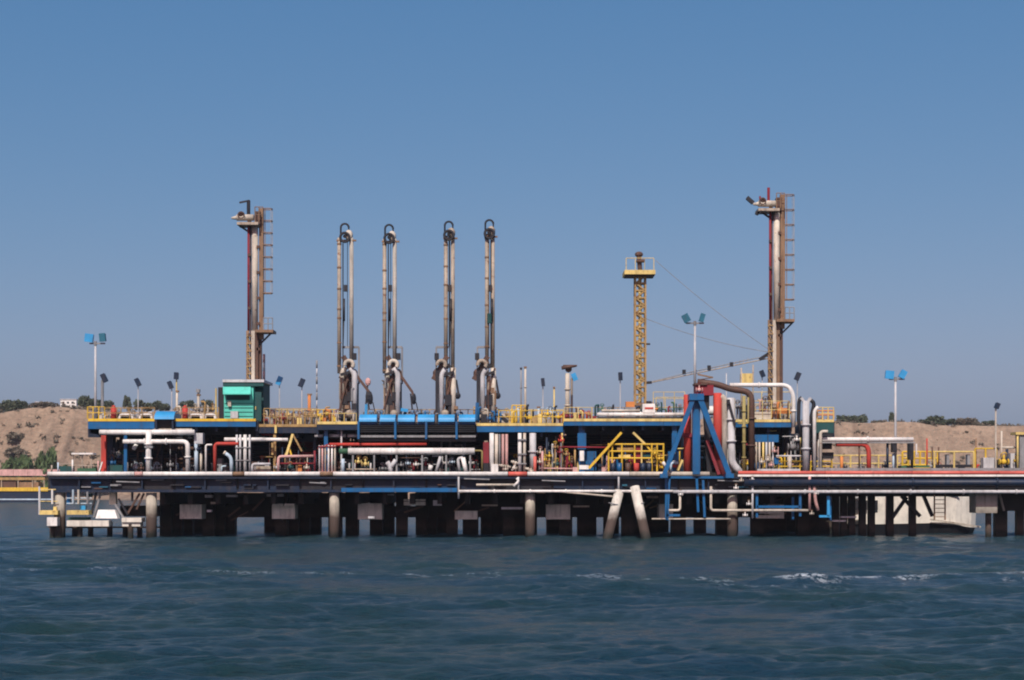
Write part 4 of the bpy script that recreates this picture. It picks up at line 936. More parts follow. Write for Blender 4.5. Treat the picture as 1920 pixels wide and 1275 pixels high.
# left bay
t = TP('pipe_portal', 'white painted pipe portal with a tall centre post under the left platform', 'pipe', 278, Y=.9)
pipe(t, [(187,810.5,1.0),(365,810.5,1.0)], 5.0, M['white'], 'header'); pb(t, 287,803.5,360,808,1.6,2.2, M['cream'], 'beam_strip')
pipe(t, [(278.5,806,.7),(278.5,886,.7)], 5.2, M['white'], 'post', None, 1.6)
pipe(t, [(231,828,.8),(352,828,.8),(352,886,.8)], 4.4, M['white'], 'loop_pipe', .5, 2.2)
pb(t, 271,836,286,840,.4,1.0, M['grey'], 'clamp'); pipe(t, [(256,833,1.6),(250,843,1.6)], 3.6, M['white'], 'spool')
t = TP('riser_group', 'pair of pale blue risers with grey valve body right of the white portal', 'pipe', 370, Y=1.2)
pb(t, 364,812,380,832,1.4,2.4, M['greyw'], 'valve_body'); pipe(t, [(368,832,1.2),(368,886,1.2)], 3.6, M['pblue'], 'riser'); pipe(t, [(377,850,1.4),(377,886,1.4)], 2.2, M['cream'], 'riser')
pipe(t, [(386,886,1),(386,834,1),(398,834,1)], 1.9, M['white'], 'riser'); 
valve(t, 371, 842, 1.1, 4.5, M['navy'], M['grey'])
t = TP('red_pipe', 'red pipe standing on the jetty edge and turning right under the teal cabin', 'pipe', 403, Y=.9)
pipe(t, [(403,886,.9),(403,832,.9),(447,832,.9)], 3.4, M['red'], 'pipe', .35)
t = TP('gooseneck', 'short pale blue gooseneck pipe right of the red pipe', 'pipe', 434, Y=.9)
pipe(t, [(434,886,.9),(434,858,.9),(423,850,.9)], 3.4, M['pblue'], 'pipe', .5); pipe(t, [(423,850,.9),(420,848,.9)], 4, M['cream'], 'mouth')
t = TP('white_risers', 'cluster of slim white vertical pipes crossed by a thick white horizontal pipe', 'pipe', 455, Y=.9)
pipe(t, [(421,824,1.2),(497,824,1.2)], 3.8, M['white'], 'header'); pipe(t, [(497,824,1.2),(540,824.5,1.2)], 3.4, M['white'], 'header')
for x, r_ in ((444,2.1),(450.5,1.9),(459.5,3.2),(468,1.8)): pipe(t, [(x,815,.9),(x,886,.9)], r_, M['greyw' if r_ < 3 else 'white'], 'riser')
for y in (838, 862): pb(t, 441,y,470,y+2,.7,.85, M['grey'], 'clamp')
t = TP('white_loop', 'low white square pipe loop standing on the kerb left of the pink frame', 'pipe', 490, Y=.9)
pipe(t, [(473,886,.9),(473,870,.9),(507,870,.9)], 2.6, M['greyw'], 'pipe'); pb(t, 480,874,507,884,1.5,2.4, M['beige'], 'pallet')
t = TP('pink_frame', 'faded pink and rusty pipe frame right of the low white loop', 'frame', 552, Y=.9)
pipe(t, [(522,886,.9),(522,856,.9),(588,855,.9)], 2.7, M['pink'], 'pipe'); pipe(t, [(524,869,1.1),(590,869,1.1)], 1.6, M['maroon'], 'rail'); pipe(t, [(590,886,1.2),(590,845,1.2)], 2, M['maroon'], 'post')
for x in (540,556,572): t.part('post', MB().tube([P(x,886,1.2),P(x,857,1.2)], 1.3/S(1), 6), M['rust'])
valve(t, 545, 876, 1, 4, M['dteal'], M['orange']); valve(t, 575, 877, 1, 4, M['cream'], M['red']); pb(t, 558,872,566,885,1.4,2, M['orange'], 'box')
t = TP('inverted_brace', 'yellow inverted V brace under the rusty railed platform', 'brace', 545, Y=1.3)
strut(t, (549,814,1.6), (536,856,1.3), 4.4, M['pyellow'], 'leg'); strut(t, (549,814,1.6), (566,846,1.6), 3, M['ochre'], 'leg'); strut(t, (541,836,1.5),(548,858,1.5), 3, M['yellow'], 'leg'); strut(t, (517,797,1.9),(517,812,1.9), 4, M['pyellow'], 'leg'); strut(t, (511,830,2.2),(511,853,2.2), 4, M['ochre'], 'leg')
t = TP('conduit_group', 'bundle of five thin pale vertical conduits under the first loading arm', 'pipe', 615, Y=.9)
for i, x in enumerate((599,604.5,610,616,622.5,628)): pipe(t, [(x,835,.9),(x,886,.9)], 1.7, M[('greyw','pink','beige','white','white','cream')[i]], 'conduit')
pb(t, 596,884,632,889,.5,1.2, M['pink'], 'base_block'); pb(t, 597,836,630,838,.7,.8, M['maroon'], 'clamp')
t = TP('insulated_pipe', 'long thick white insulated pipe lying under the row of blue hoods', 'pipe', 770, 853, .9)
pipe(t, [(653,846,.9),(890,846,.9)], 6.4, M['white'], 'insulated_pipe', None, 0)
for x in (692, 735, 780, 826, 868): t.part('band', MB().tube([P(x-.7,846,.9),P(x+.7,846,.9)], 6.9/S(.9), 10), M['greyw'])
pipe(t, [(636,846,.9),(653,846,.9)], 5.4, M['green'], 'end_valve'); pipe(t, [(888,845,.9),(904,845,.9),(904,886,.9)], 1.8, M['olive'], 'end_pipe')
for x in (660,700,742,790,835,880): pb(t, x,853,x+3,887,.8,1.1, M['grey'], 'support')
t = TP('red_header', 'long dull red pipe directly above the thick white insulated pipe', 'pipe', 715, 834, 1.4)
pipe(t, [(618,833.5,1.5),(800,832.5,1.5)], 3.2, M['red'], 'pipe'); pipe(t, [(596,842,1.6),(618,833.5,1.5)], 2.4, M['maroon'], 'pipe')
t = TP('grey_ducts', 'pale grey broken horizontal ducts under the short yellow edged platform', 'duct', 630, 818, 2.4)
for x0, x1 in ((590,606),(617,648),(652,671)): pipe(t, [(x0,817,2.6),(x1,817,2.6)], 3.2, M['greyw'], 'duct')
t = TP('blue_stub', 'pale blue stub pipe left of the yellow valve under the white insulated pipe', 'pipe', 643, Y=.8); pipe(t, [(643,886,.8),(643,860,.8)], 3.2, M['pblue'], 'pipe'); pipe(t, [(638,867,.8),(649,867,.8)], 1.6, M['greyw'], 'handle')
t = TP('yellow_valve_set', 'yellow valve set on the deck under the left half of the white insulated pipe', 'valve', 680, Y=1)
for a in ((672,866,4.6),(685,870,5.2)): valve(t, a[0], a[1], 1, a[2], M['pyellow'], M['ochre'])
for x in (655,665,695,702): pipe(t, [(x,886,1.2),(x,868,1.2)], 1.6, M['greyw'], 'stub')
pipe(t, [(650,880,1.1),(706,880,1.1)], 1.6, M['beige'], 'rail')
t = TP('white_elbow', 'stout white Y shaped elbow on the kerb under the middle of the white insulated pipe', 'pipe', 733, Y=.7)
pipe(t, [(733,886,.7),(731,873,.7),(726,866,.7)], 4.6, M['greyw'], 'elbow', .2); pipe(t, [(732,878,.7),(742,862,.7)], 4, M['greyw'], 'branch')
t = TP('white_spools', 'three slanted white pipe spools right of the stout white elbow', 'pipe', 812, Y=.8)
pipe(t, [(806,882,.8),(808,872,.8)], 4.2, M['white'], 'spool'); pipe(t, [(818,884,.8),(826,856,.8)], 3.0, M['greyw'], 'spool'); pipe(t, [(862,884,.8),(858,860,.8),(868,858,.8)], 2.8, M['greyw'], 'spool'); pipe(t, [(868,858,.8),(874,886,.8)], 4.2, M['white'], 'spool')
for x, y in ((752,872),(765,869),(780,871),(836,868),(848,866),(884,868)): valve(t, x, y, 1.4, 3.8, M[random.choice(('grey','dteal','pblue','white'))], M[random.choice(('grey','red','dark'))])
t = TP('maroon_panel', 'crimson cabinet left of the tall white central risers', 'cabinet', 911, Y=.9)
pb(t, 906,829,917,868,.9,1.6, M['maroon'], 'body'); pb(t, 906.5,868.3,916.5,884,.9,1.6, M['dark'], 'plinth')
t = TP('central_risers', 'tall white and pink vertical risers standing close together at the jetty centre', 'pipe', 935, Y=.9)
for x, r_, m_ in ((922,4.2,'white'),(931,3.4,'cream'),(937,1.4,'grey'),(943,2.6,'pink'),(950,2.8,'pink')): pipe(t, [(x,814 if x > 925 else 812,.9),(x,884,.9)], r_, M[m_], 'riser')
pb(t, 921,870,934,889,.4,1.0, M['white'], 'base_block'); 
t = TP('paired_risers', 'pair of pale risers joined by a bracket right of the pink risers', 'pipe', 980, Y=.9)
for x, r_, m_ in ((974.5,3.6,'white'),(983.5,2.8,'cream')): pipe(t, [(x,812,.9),(x,884,.9)], r_, M[m_], 'riser')
for y in (823, 850, 868): pb(t, 971,y,987,y+2.6,.6,.75, M['grey'], 'clamp')
t = TP('grey_riser', 'single thick light grey riser right of the paired risers', 'pipe', 998, Y=1.1)
pipe(t, [(999,812,1.2),(999,882,1.2)], 6.4, M['greyw'], 'riser', None, 2.2)
t = TP('kerb_valves', 'tangle of white flanged spools lying on the kerb at the jetty centre', 'pipe', 965, Y=.7)
for x0, x1, y in ((935,958,872),(958,972,865),(985,1000,878)): pipe(t, [(x0,y,.8),(x1,y+4,.8)], 2.2, M['cream'], 'spool', None, .3)
for x, y in ((948,880),(965,878),(996,884),(1012,866)): valve(t, x, y, .6, 3.6, M['cream'], M['rust'])
strut(t, (960,882,.7),(967,869,.7), 3, M['white'], 'spool')
t = TP('red_hydrant', 'coral red pipe stub standing right of the thick grey riser', 'pipe', 1001, Y=.6); pipe(t, [(1003,889,.5),(1003,856,.5)], 3, M['coral'], 'pipe'); pipe(t, [(1017,886,.9),(1017,846,.9)], 2.2, M['pink'], 'pipe')
t = TP('valve_tree', 'cluster of yellow, red and maroon valves in the bay left of the blue column', 'valve', 1040, Y=1.2)
for x, y, m_, h in ((1013,848,'cream','pink'),(1020,862,'yellow','yellow'),(1030,855,'yellow','grey'),(1041,838,'ochre','yellow'),(1050,848,'maroon','red'),(1052,826,'red','red'),(1062,852,'ochre','yellow'),(1072,866,'brown','ochre'),(1045,870,'dteal','yellow'),(1028,874,'ochre','orange')):
    valve(t, x, y, 1.2, 4.2, M[m_], M[h]); t.part('riser', MB().tube([P(x,887,1.25),P(x,y,1.25)], 1.5/S(1), 6), M[random.choice(('ochre','maroon','grey','pyellow'))])
for x, yt, m_ in ((1054,812,'pyellow'),(1078,838,'ochre'),(1025,820,'navy'),(1036,832,'greyw')): pipe(t, [(x,886,1.6),(x,yt,1.6)], 1.8, M[m_], 'post')
pipe(t, [(1050,838,1.4),(1145,839,1.4)], 1.6, M['maroon'], 'rail'); pipe(t, [(1012,878,1),(1080,879,1)], 1.4, M['pink'], 'rail')
t = TP('white_drum', 'white blocks and a pale blue post at the foot of the yellow diagonal brace', 'block', 1095, Y=.9); pb(t, 1086,872,1104,880,.8,1.6, M['white'], 'block'); pb(t, 1087,845,1095,864,1.4,1.9, M['white'], 'panel'); pb(t, 1098,846,1118,882,3,3.8, M['blue'], 'cabinet'); pb(t, 1074,876,1083,886,.9,1.5, M['pink'], 'block')
t = TP('diagonal_brace', 'pair of yellow diagonal braces rising under the long blue platform beam', 'brace', 1150, Y=1.1)
strut(t, (1165,811,1.3),(1104,878,.9), 4.4, M['yellow'], 'leg'); strut(t, (1187,811,1.6),(1211,834,1.6), 4, M['pyellow'], 'leg'); strut(t, (1211,834,1.6),(1240,868,1.6), 3.4, M['yellow'], 'leg')
t = TP('yellow_walkway', 'yellow railed walkway frame with dark drums below, left of the A-frame', 'walkway', 1192, Y=1.2)
for y in (833, 846, 859): t.part('rail', MB().tube([P(1141,y,1.4),P(1244,y,1.4)], 1.7/S(1), 6), M['yellow'])
for x in (1141,1148,1166,1190,1203,1222,1232,1244): t.part('post', MB().tube([P(x,884,1.4),P(x,831,1.4)], 1.7/S(1), 6), M['yellow' if x%3 else 'pyellow'])
for x0, y0, x1, y1, m_ in ((1157,838,1188,844,'ochre'),(1160,852,1182,858,'pyellow'),(1206,852,1220,857,'dteal'),(1192,836,1203,866,'maroon'),(1223,836,1232,845,'navy'),(1212,863,1232,867,'pyellow')): pb(t, x0,y0,x1,y1,1.6,2.2, M[m_], 'panel')
for x, m_ in ((1150,'navy'),(1162,'blue'),(1178,'brown'),(1194,'red'),(1206,'navy'),(1218,'navy')): t.part('drum', MB().tube([P(x,886,1.0)+Vector((0,.4,0)),P(x,868,1.0)+Vector((0,.4,0))], 5.2/S(1), 10), M[m_], smooth=True)
for x, y in ((1228,850),(1236,860),(1242,876)): valve(t, x, y, 1, 4, M['yellow'], M['yellow'])
pipe(t, [(1243,866,.7),(1248,875,.7)], 3, M['white'], 'spool')
t = TP('hose_reel', 'yellow and blue hose gear between the yellow walkway and the A-frame leg', 'equipment', 1268, Y=1.2)
pb(t, 1253,846,1272,866,1.6,2.2, M['blue'], 'cabinet'); pb(t, 1262,845,1267,851,1.4,1.6, M['white'], 'notice'); valve(t, 1264,874,1.1,4,M['red'],M['white']); strut(t, (1270,882,1),(1279,862,1), 5, M['pyellow'], 'arm'); pipe(t, [(1258,884,1),(1258,868,1),(1272,868,1)], 2.4, M['pblue'], 'pipe')

# A-frame and the tall red risers
t = T('a_frame', 'tall blue A-frame with a thick centre column straddling the red risers', 'frame', P(1306,888,-.3))
t.part('centre_column', MB().pbox(1299,748,1313,889,-.35,.35), M['blue']); 
def taper(a, b, wa, wb, d=.4):
    a = P(*a); b = P(*b); mb = MB(); sa, sb = wa/S(0)/2, wb/S(0)/2
    return mb.add([a+Vector((-sa,-d/2,0)),a+Vector((sa,-d/2,0)),a+Vector((sa,d/2,0)),a+Vector((-sa,d/2,0)),b+Vector((-sb,-d/2,0)),b+Vector((sb,-d/2,0)),b+Vector((sb,d/2,0)),b+Vector((-sb,d/2,0))], [(3,2,1,0),(4,5,6,7),(0,1,5,4),(1,2,6,5),(2,3,7,6),(3,0,4,7)])
t.part('leg', taper((1301,744,-.75),(1244,893,-.75),9,8), M['blue']); t.part('leg', taper((1311,744,-.8),(1369,895,-.8),11,10), M['blue'])
t.part('cap', MB().pbox(1293,738,1320,750,-1.1,.5), M['blue']); t.part('foot', MB().pbox(1238,888,1252,896,-1.1,-.2), M['blue']); t.part('foot', MB().pbox(1361,888,1376,896,-1.1,-.2), M['blue'])
pb(t, 1260,812,1270,848,.3,.8, M['blue'], 'stub_column')
t = T('red_riser', 'thick dark red riser on the left of the blue A-frame', 'pipe', P(1289,889,.4)); pipe(t, [(1289,889,1.0),(1289,740,1.0)], 7.2, M['red'], 'riser'); pb(t, 1281,812,1297,820,.6,1.4, M['maroon'], 'clamp')
t = T('red_riser', 'thick bright red riser on the right of the blue A-frame', 'pipe', P(1345,889,.4)); pipe(t, [(1346,862,1.0),(1345,737,1.0)], 8.0, M['red'], 'riser'); pipe(t, [(1346,862,1.0),(1361,893,.3)], 6.4, M['coral'], 'kicked_end')
t = T('hose_brace', 'dark red slanted member crossing down behind the right leg of the A-frame', 'brace', P(1340,889,.2)); strut(t, (1326,826,.7),(1348,890,.2), 6, M['maroon'], 'strut'); strut(t, (1321,745,1.6),(1330,889,1.6), 9, M['dark'], 'strut')
t = T('head_gear', 'rusty dark red head gear and arms on top of the A-frame', 'equipment', P(1320,745,.8))
pb(t, 1304,722,1338,741,.2,1.6, M['maroon'], 'head_box'); pb(t, 1303,718,1326,721.6,.0,1.8, M['brown'], 'head_plate'); pb(t, 1316,741.3,1330,768,.8,1.8, M['dark'], 'hanging_block'); valve(t, 1311,731,.1,5,M['pink'],M['maroon'])
strut(t, (1308,702,1),(1337,708,1), 3, M['rust'], 'arm'); strut(t, (1337,708,1),(1309,712,1), 1.6, M['brown'], 'arm'); 
t = T('black_pipe', 'thick dark brown pipe arching from the A-frame head down to the deck', 'pipe', P(1410,888,1.2))
pipe(t, [(1308,716,1.2),(1345,720,1.2),(1372,731,1.2),(1409,734,1.2),(1409,886,1.2)], 6.0, M['brown'], 'pipe', .9, 3.2)
t = T('white_headers', 'tall pale cream and grey risers directly right of the red riser', 'pipe', P(1368,888,1.2))
pipe(t, [(1358,886,1.0),(1358,748,1.0),(1352,742,1.0)], 5.4, M['cream'], 'riser', .4); pipe(t, [(1392,890,1.0),(1372,868,1.0),(1370,746,1.0)], 6.8, M['greyw'], 'riser', .6, 2.6)
pb(t, 1353,747,1379,884,1.32,1.4, M['dull'], 'backing_panel'); strut(t, (1366,752,.6),(1378,798,.6), 4.5, M['dark'], 'linkage'); pb(t, 1363,749,1369,757,.3,.7, M['dark'], 'linkage_head')
t = T('olive_pipe', 'slim olive yellow pipe between the grey riser and the arching dark pipe', 'pipe', P(1395,888,.8)); pipe(t, [(1395,887,.8),(1395,742,.8)], 3.2, M['olive'], 'pipe', None, 1.8); pipe(t, [(1383,794,.9),(1403,794,.9),(1403,745,.9)], 1.6, M['olive'], 'branch')
t = T('high_white_pipe', 'white pipe running high across to the right and bending down beside the platform', 'pipe', P(1484,800,2))
pipe(t, [(1368,722,2.4),(1478,722,2.4),(1488,740,2.2),(1488,801,2.2)], 4.0, M['white'], 'pipe', .7, 3)
t = T('right_risers', 'tall pale grey Y topped riser with two black hoses at the right platform end', 'pipe', P(1512,887,1))
pipe(t, [(1511,886,1.0),(1511,752,1.0)], 6.4, M['greyw'], 'riser', None, 2.4); strut(t, (1511,758,1.0),(1502,746,1.0), 5, M['greyw'], 'fork'); strut(t, (1511,758,1.0),(1520,746,1.0), 5, M['greyw'], 'fork')
pipe(t, [(1503,820,1.5),(1497,790,1.5),(1498,750,1.5),(1503,745,1.5)], 3.4, M['dark'], 'hose', .4); pipe(t, [(1515,880,1.6),(1519,790,1.6),(1527,756,1.6),(1520,750,1.6)], 3.6, M['dark'], 'hose', .4)
t = T('slim_risers', 'pair of slim white risers just right of the tall grey riser', 'pipe', P(1530,887,1)); pipe(t, [(1527,886,1.0),(1527,770,1.0),(1534,763,1.0)], 3.4, M['white'], 'riser', .4); pipe(t, [(1538.5,886,.9),(1538.5,809,.9),(1552,809,.9)], 3.0, M['cream'], 'riser', .3)
# bay between the A-frame and the right risers
t = TP('pipe_comb', 'row of pale and yellow vertical pipes right of the dark arching pipe', 'pipe', 1445, Y=1.8)
for i, x in enumerate((1418,1424,1431,1437,1443,1449)): pipe(t, [(x,886,1.8),(x,829,1.8)], 1.9, M[('beige','cream','pyellow','greyw','cream','greyw')[i]], 'pipe')
for x, y in ((1428,866),(1440,862),(1452,846),(1446,872)): valve(t, x, y, 1.5, 3.8, M['pink' if x > 1440 else 'cream'], M['ochre'])
pipe(t, [(1455,855,1.6),(1510,855,1.6)], 1.8, M['greyw'], 'rail'); pipe(t, [(1481,886,1.6),(1481,855,1.6)], 3.4, M['cream'], 'post'); pb(t, 1452,858,1460,870,1.8,2.2, M['blue'], 'box'); valve(t, 1487,838,3,8,M['grey'],M['grey']); valve(t, 1494,824,1.6,4,M['white'],M['grey'])
railing(t, 1460, 1560, 865, 884, 2.2, M['yellow'], 5, 1, 2.4)
pb(t, 1420,879,1500,883,1.0,1.3, M['greyw'], 'deck_rail')

# right trestle: long white pipe rack, railings
t = T('high_pipe_rack', 'long pale pipe on dark posts above the trestle at right, with a red pipe below', 'pipe rack', P(1630,887,2))
pipe(t, [(1541,824,1.6),(1712,824,1.6)], 4.2, M['white'], 'header', None, 5); pb(t, 1541,828.5,1716,831,1.5,1.9, M['grey'], 'beam')
for x, m_ in ((1664,'navy'),(1710,'dark')): pipe(t, [(x,886,2),(x,830,2)], 2.4, M[m_], 'post')
pb(t, 1674,831,1682,848,1.6,2.4, M['dark'], 'post_box'); pb(t, 1706,831,1713,862,1.4,2.4, M['dark'], 'post_box'); strut(t, (1718,832,1.6),(1718,852,1.6), 2.4, M['white'], 'arm')
pipe(t, [(1675,886,2),(1675,850,2)], 2, M['pblue'], 'post')
pipe(t, [(1568,833,1.8),(1622,833,1.8),(1629,842,1.8),(1629,886,1.8)], 4.4, M['red'], 'red_pipe', .5); pipe(t, [(1611,833,1.9),(1611,886,1.9)], 1.5, M['brown'], 'drop'); pipe(t, [(1578,886,1.8),(1578,856,1.8)], 3, M['orange'], 'stub')
for x0, y0, x1, y1 in ((1545,822,1560,838),(1543,840,1563,856),(1585,851,1601,855)): pb(t, x0,y0+8,x1,y1+4,2.6,3.4, M['dark'], 'valve_box')
t = T('handrail', 'yellow handrail along the right trestle behind the coral kerb', 'railing', P(1640,886,5.5))
railing(t, 1542, 1700, 854, 884, 5.5, M['pyellow'], 9, 1, 3.0); railing(t, 1692, 1758, 847, 884, 4.5, M['yellow'], 6, 2, 3.6)
pb(t, 1690,873,1742,877,3.0,4.4, M['green'], 'tray'); pb(t, 1710,876.5,1745,884,2.4,2.9, M['yellow'], 'toe_board')
t = T('pipe_bench', 'dark low pipe bench with yellow top rail on the trestle right of the yellow railing', 'pipe rack', P(1790,886,4))
pb(t, 1755,871,1822,876,3.4,4.4, M['dark'], 'tray'); railing(t, 1752, 1826, 847, 884, 3.4, M['pyellow'], 2, 0, 3.4)
for x in (1775,1814): pb(t, x,852,x+5,873,3.6,4.2, M['grey'], 'support')
t = T('handrail', 'pale yellow and red posts with rail near the far right trestle', 'railing', P(1850,886,4)); railing(t, 1828, 1868, 841, 884, 4, M['yellow'], 2, 0, 3.0)
for x, y0, m_ in ((1830,822,'rust'),(1738,822,'red'),(1748,838,'brown'),(1760,838,'brown')): pipe(t, [(x,886,4.4),(x,y0,4.4)], 1.4, M[m_], 'post')
pb(t, 1844,858,1865,884,3.4,4.2, M['greyw'], 'sign_panel')
t = T('valve_station', 'valve station with yellow wheel and white frame at the far right edge', 'valve', P(1890,886,3)); 
valve(t, 1882,866,2.6,7,M['yellow'],M['yellow']); pipe(t, [(1888,886,3),(1888,842,3)], 2.6, M['navy'], 'post'); pipe(t, [(1878,886,3),(1878,808,3)], 1.6, M['cream'], 'post'); pipe(t, [(1878,839,3),(1912,839,3)], 2.0, M['cream'], 'rail'); pb(t, 1895,850,1904,884,3,3.6, M['greyw'], 'box'); pb(t, 1869,862,1876,882,3,3.4, M['dark'], 'box'); valve(t, 1906,864,2.6,4,M['yellow'],M['yellow'])
t = T('electrical_kiosk', 'grey kiosk post cut by the right image edge', 'cabinet', P(1925,886,2)); pb(t, 1912,812,1960,886,2,3.2, M['grey'], 'body'); pb(t, 1905,810,1962,815,1.8,3.4, M['pyellow'], 'cap'); pipe(t, [(1908,886,2),(1908,815,2)], 1.8, M['pyellow'], 'post')
# railings far beyond the right edge
t = T('handrail', 'yellow handrail continuing past the right image edge', 'railing', P(2060,886,5)); railing(t, 1965, 2300, 854, 884, 5, M['yellow'], 12, 1, 3)

# jetty left end rails
t = T('end_rail', 'thin white posts and rail on the left end of the lower deck', 'railing', P(140,886,2))
for x, y0, m_ in ((109,867,'pblue'),(136,862,'white'),(184,864,'pink'),(97,872,'beige')): pipe(t, [(x,886,2),(x,y0,2)], 1.5, M[m_], 'post')
pipe(t, [(136,873,2),(190,874,2)], 1.0, M['beige'], 'rail'); pipe(t, [(109,871,2),(136,870,2)], 1.0, M['beige'], 'rail')
pb(t, 112,874,134,885,3,4, M['dteal'], 'cable_box'); pb(t, 145,878,180,886,4,5, M['green'], 'cable_tray')
strut(t, (186,884,1.5),(192,866,1.5), 2.2, M['white'], 'stay'); pipe(t, [(214,886,4),(222,824,4)], 3.0, M['dark'], 'post')
t = T('blue_gear', 'blue and rust coloured pump gear behind the red column at left', 'pump', P(218,886,4))
for a in ((210,868,3.2,6,'blue','rust'),(222,860,3.6,5,'navy','grey'),(214,848,4,4,'grey','dark')): valve(t, a[0],a[1],a[2],a[3],M[a[4]],M[a[5]])
pb(t, 204,872,230,886,3,4.4, M['dteal'], 'base'); pb(t, 200,818,212,886,4.6,5.2, M['navy'], 'panel')

# ------------------------------------------------------------ equipment on top of the upper platforms
Zt = P(0,787.5,1.5).z
for lb, x in (('red cylinder near the left end of the left platform', 213),('red cylinder beside the blue drum on the left platform', 347)):
    t = T('red_cylinder', lb, 'cylinder', P(x,788,2.4), 'red cylinders on the left platforms'); t.part('body', MB().tube([P(x,788,2.4),P(x,765,2.4)], 5.4/S(2.4), 12), M['red'], smooth=True); t.part('cap', MB().tube([P(x,765,2.4),P(x,760,2.4)], 5.4/S(2.4), 12, r1=2/S(2.4)), M['red'], smooth=True); pb(t, x-5,776,x+5,778,2.05,2.15, M['maroon'], 'strap')
for i, (x0, x1, lb) in enumerate(((224,249,'left white pipe arch on the left platform'),(262,285,'white pipe arch between the lamp and the blue drum'),(356,378,'white pipe arch right of the second red cylinder'),(384,404,'white pipe arch left of the teal cabin'))):
    t = T('pipe_arch', lb, 'pipe', P((x0+x1)/2,788,2), 'white pipe arches'); pipe(t, [(x0,789,2),(x0+1,778,2),(x1-1,778,2),(x1,789,2)], 2.6, M['white'], 'arch', .25); pb(t, x0+3,781,x1-3,789,2.3,3.2, M['dark'], 'equipment_box')
for lb, x, y0, w_, m_, Y in (('tall cream post with dark head among the left railings', 332,735,4,'cream',7),('orange brown post right of the rusty railing', 580,741,6,'orange',5),('slim cream post near the fire monitor', 1039,728,3,'pyellow',6),('rusty short post on the left platform', 372,742,5,'cream',7),('dark slim mast between the arms and the fire monitor', 977,692,3,'grey',6),('cream slim mast beside the dark slim mast', 985,690,4,'cream',6),('blue grey short post behind the middle railing', 1010,765,5,'pblue',6)):
    t = T('standpipe', lb, 'post', P(x,796,Y)); pipe(t, [(x,797,Y),(x,y0,Y)], w_/2, M[m_], 'pipe', None, 2.5)
    t.part('cap', MB().pbox(x-w_*.7,y0-3,x+w_*.7,y0,Y-.15,Y+.15), M['rust' if m_ != 'grey' else 'dark'])
t = T('dashed_mast', 'thin banded mast far right of the rusty railing', 'mast', P(594,798,9)); 
for k in range(8): pipe(t, [(594,676+k*15,9),(594,690+k*15,9)], 1.2 if k%2 else 1.7, M['greyw' if k%2 else 'grey'], 'band')
t = T('signal_mast', 'red and white banded mast right of the teal cabin', 'mast', P(495,798,10))
for k in range(8): pipe(t, [(495,664+k*16,10),(495,680+k*16,10)], 2.4, M['greyw' if k%2 else 'pink'], 'band')
t = T('fire_monitor', 'fire monitor with a dark nozzle on a cream post, mid platform', 'fire monitor', P(1065,789,5))
pipe(t, [(1064,790,5),(1064,700,5)], 4.2, M['cream'], 'post', None, 1.6); t.part('nozzle', MB().tube([P(1053,690,4.6),P(1080,686,4.6)], 3.6/S(5), 10, r1=2.2/S(5)).blob(P(1066,692,5), 6.5/S(5)), M['brown'], smooth=True); t.part('deflector', MB().pbox(1056,684,1082,686.5,4.6,5.4), M['brown'])
r = random.Random(11)
def clutter(label, name, x0, x1, y0, yb, Y, n, cols, cat='equipment', tall=.4):
    t = T(name, label, cat, P((x0+x1)/2,yb,Y))
    for k in range(n):
        x = x0+(x1-x0)*(k+r.random()*.8)/n; Yq = Y+r.random()*1.6; q = r.random(); m_ = M[r.choice(cols)]; h = (yb-y0)*r.uniform(.4,1)
        if q < tall: pipe(t, [(x,yb,Yq),(x,yb-h,Yq),(x+r.uniform(-9,9),yb-h,Yq)], r.uniform(1.2,2.4), m_, 'pipe', seg=8)
        elif q < .75: valve(t, x, yb-h*.6, Yq, r.uniform(3,5), m_, M[r.choice(cols)]); t.part('support', MB().pbox(x-1,yb-h*.6,x+1,yb,Yq,Yq+.1), M['grey'])
        else: pb(t, x,yb-h*.6,x+r.uniform(5,11),yb,Yq,Yq+.7, m_, 'box')
    return t
clutter('mixed rusty fittings behind the left platform railing', 'pipe_fittings', 170, 288, 766, 788, 3.5, 17, ('cream','grey','dark','ochre','greyw'))
clutter('mixed pale fittings between the second red cylinder and the cabin', 'pipe_fittings', 330, 406, 752, 788, 4, 14, ('cream','grey','dark','ochre','beige'))
clutter('rusty bollards and pipes crowded behind the rusty railing', 'pipe_fittings', 492, 592, 764, 798, 3.4, 32, ('ochre','rust','brown','cream','maroon','pyellow','grey'))
clutter('orange and yellow gear left of the first loading arm', 'pipe_fittings', 596, 634, 762, 792, 6, 12, ('orange','yellow','ochre','brown'))
clutter('dark base fittings at the foot of the first loading arm', 'arm_fittings', 628, 668, 768, 792, 2.6, 12, ('dark','brown','cream','maroon'))
clutter('blue and rusty fittings between the loading arms above the blue hoods', 'arm_fittings', 690, 892, 762, 792, 6, 35, ('sky','ochre','dark','brown','grey','blue'))
clutter('dark base fittings at the foot of the rightmost loading arm', 'arm_fittings', 888, 945, 764, 792, 3, 14, ('dark','cream','brown','blue','beige'))
clutter('yellow framed gear right of the loading arms', 'pipe_fittings', 948, 1056, 760, 793, 3.6, 28, ('yellow','pyellow','ochre','pblue','dark','maroon'))
clutter('dark red and yellow fittings right of the fire monitor', 'pipe_fittings', 1058, 1114, 762, 788, 3.4, 14, ('ochre','maroon','brown','pyellow','red'))
clutter('dark green and blue valves behind the high white pipe', 'pipe_fittings', 1116, 1282, 752, 786, 6, 32, ('dteal','dark','navy','maroon','green','orange'))
clutter('beige and orange fittings at the foot of the right tower', 'pipe_fittings', 1416, 1482, 748, 788, 4.5, 19, ('beige','orange','pink','cream','rust'))
clutter('dark gear behind the grey risers under the high white pipe', 'pipe_fittings', 1380, 1404, 735, 788, 4, 8, ('olive','grey','dark','brown'))
